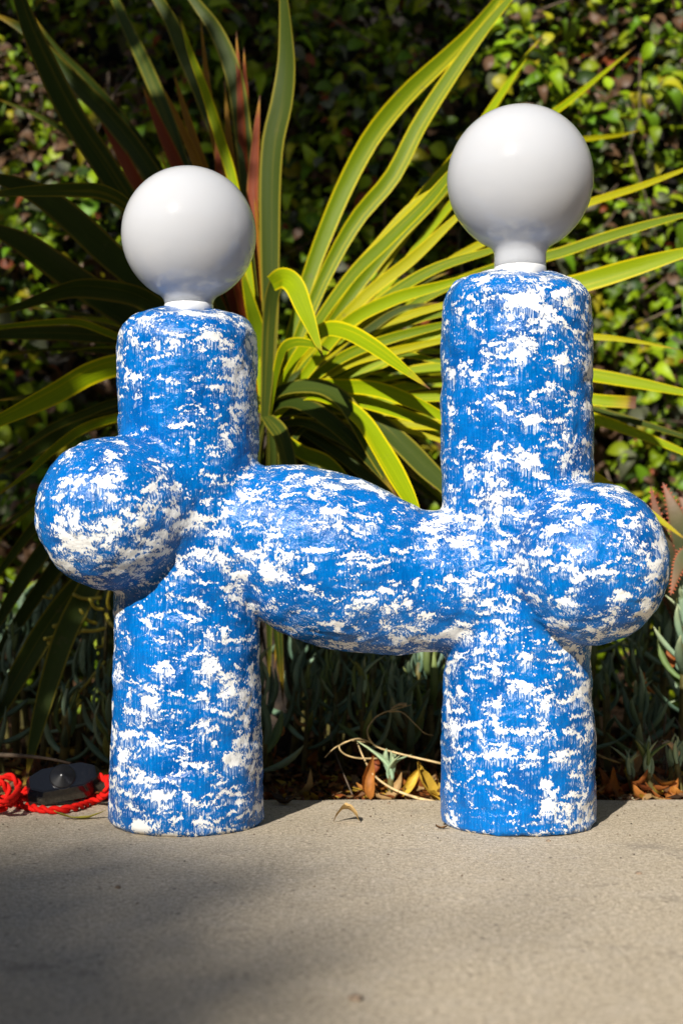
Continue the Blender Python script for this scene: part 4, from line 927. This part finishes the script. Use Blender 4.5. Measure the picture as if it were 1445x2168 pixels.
twisted([gp(-60, 1716, .012), P(-20, 1670, 1.52), P(4, 1656, 1.52), P(18, 1676, 1.52), P(14, 1702, 1.51), P(-4, 1712, 1.5), P(-50, 1700, 1.5)], n=160)
# lead that runs from the lamp's back to the coil, mostly hidden
twisted([(X_(380), 1.495, .012), (X_(330), 1.53, Zc), (X_(270), 1.545, Zc), (X_(180), 1.55, Zc), (X_(100), 1.548, Zc), (X_(20), 1.545, Zc), (X_(-60), 1.53, Zc)], n=160)

# ================================================================== TREE whose boughs throw the dappled shade
tree = empty('shade_tree', (-2.2, 2.0, 0), 'overhanging leafy tree outside the picture that dapples the hedge and paving', 'tree')
g = G(); g.add(*tube(spline([(-2.2, 2.0, -.1), (-2.15, 1.9, 1.0), (-2.2, 1.7, 2.2), (-2.3, 1.3, 3.2), (-3.4, -.8, 4.4), (-4.8, -4.0, 5.8), (-5.4, -7.0, 7.2)], 24), [0.11 - 0.0035 * i for i in range(24)], 12))
link('trunk', g.mesh('trunk', M_BARK, tint=False), tree, Matrix.Identity(4))
CV, CFc, CT, off = [], [], [], 0
tips = []
def bough(target, t, rad, n, leaf=0.07, soft=False):
    """a spray of leaves hanging where the sun's path to `target` passes at distance t"""
    global off
    c = Vector(target) + SUN * t; tips.append(c)
    u = SUN.cross(Vector((0, 0, 1))).normalized(); v_ = SUN.cross(u)
    rx, ry = rad if isinstance(rad, tuple) else (rad, rad)
    for _ in range(n):
        a = RNG.uniform(0, 6.28); rr_ = abs(RNG.normal(0, 0.6)) if soft else math.sqrt(RNG.random()); dpt = RNG.normal(0, 0.18)
        p = c + u * (math.cos(a) * rr_ * rx) + v_ * (math.sin(a) * rr_ * ry) + SUN * dpt
        L_ = leaf * RNG.uniform(.6, 1.2); W_ = L_ * .45
        vv = np.array([(0, -.5 * L_, 0), (W_ * .5, -.1 * L_, .004), (W_ * .35, .25 * L_, 0), (0, .5 * L_, -.006), (-W_ * .35, .25 * L_, 0), (-W_ * .5, -.1 * L_, .004)])
        A = np.array(Matrix.Rotation(RNG.uniform(0, 6.28), 3, 'Z') @ Matrix.Rotation(RNG.normal(0.6, .5), 3, 'X') @ Matrix.Rotation(RNG.uniform(-.6, .6), 3, 'Y'))
        CV.append(vv @ A.T + np.array(p)); CFc.append([(off, off + 1, off + 2, off + 3), (off, off + 3, off + 4, off + 5)]); off += 6; CT.extend([(0.06, 0.11, 0.02)] * 6)
def hp(px, py, d=2.45): return P(px, py, d)
BOUGHS = [
 (hp(700, 60), 2.6, (.26, .20), 900), (hp(840, 260), 2.6, (.16, .20), 520), (hp(620, 330), 2.6, (.15, .22), 420), (hp(480, 150), 2.5, (.20, .20), 420),
 (hp(300, 60), 2.5, (.22, .12), 300), (P(150, 480, 1.75), 2.4, (.15, .16), 420), (P(150, 250, 1.85), 2.4, (.16, .16), 420), (P(330, 300, 1.9), 2.4, (.12, .16), 260),
 (hp(60, 640), 2.6, (.24, .10), 160), (hp(860, 520), 2.6, (.10, .08), 60), (hp(920, 40), 2.6, (.10, .14), 160), (hp(100, 1000), 2.6, (.26, .16), 380),
 (P(100, 1130, 1.8), 2.4, (.14, .12), 300), (P(100, 1400, 1.75), 2.4, (.16, .16), 500), (P(190, 1560, 1.7), 2.4, (.10, .07), 240), (P(-60, 700, 1.7), 2.4, (.10, .2), 300),
]
for b_ in BOUGHS: bough(*b_)
N1 = len(tips)
bough((-0.42, 0.78, 0), 12, (.25, .25), 5600, .07, True); bough((-0.22, 0.68, 0), 12, (.15, .12), 500, .065, True)
tag(link('crown', bulk('crown', np.concatenate(CV), np.array(CFc).reshape(-1, 4), np.array(CT), M_LEAF, False), tree, Matrix.Identity(4)), kind='stuff')
for i, c in enumerate(tips):
    st = Vector((-2.2, 1.65, 2.3)) if i < N1 else Vector((-5.3, -6.6, 7.0))
    g = G(); g.add(*tube(spline([st, st.lerp(c, .5) + Vector((0, 0, .2)), c + Vector((0, 0, .05))], 10), [0.024 - 0.0021 * k for k in range(10)], 6)); link('branch', g.mesh('branch', M_BARK, tint=False), tree, Matrix.Identity(4))

# ================================================================== unseen dark walls, added to block sky light and deepen the shade
M_WALL = m_plain('dark sky blocker', (0.10, 0.085, 0.07), 0.9, 6, 0.3, 0.5, 0.003)
def wall(x0, x1, y0, y1, h, label):
    g = G(); v = [(x0, y0, -.12), (x1, y0, -.12), (x1, y1, -.12), (x0, y1, -.12), (x0, y0, h), (x1, y0, h), (x1, y1, h), (x0, y1, h)]
    g.add(v, [(3, 2, 1, 0), (4, 5, 6, 7), (0, 1, 5, 4), (1, 2, 6, 5), (2, 3, 7, 6), (3, 0, 4, 7)])
    o = link('sky_blocker_wall', g.mesh('sky_blocker_wall', M_WALL, smooth=False, tint=False)); return tag(o, label, 'wall')
wall(-3.9, 3.9, -3.8, -3.6, 2.7, 'added dark wall behind the camera that blocks sky light')
wall(3.7, 3.9, -3.58, 5.0, 2.7, 'added dark wall out of view on the right that blocks sky light')
wall(-3.9, -3.7, -3.58, 5.0, 1.8, 'added lower dark wall out of view on the left that blocks sky light')
wall(-3.6, 3.6, 2.98, 3.15, 3.2, 'added tall dark wall unseen behind the hedge that blocks sky light')
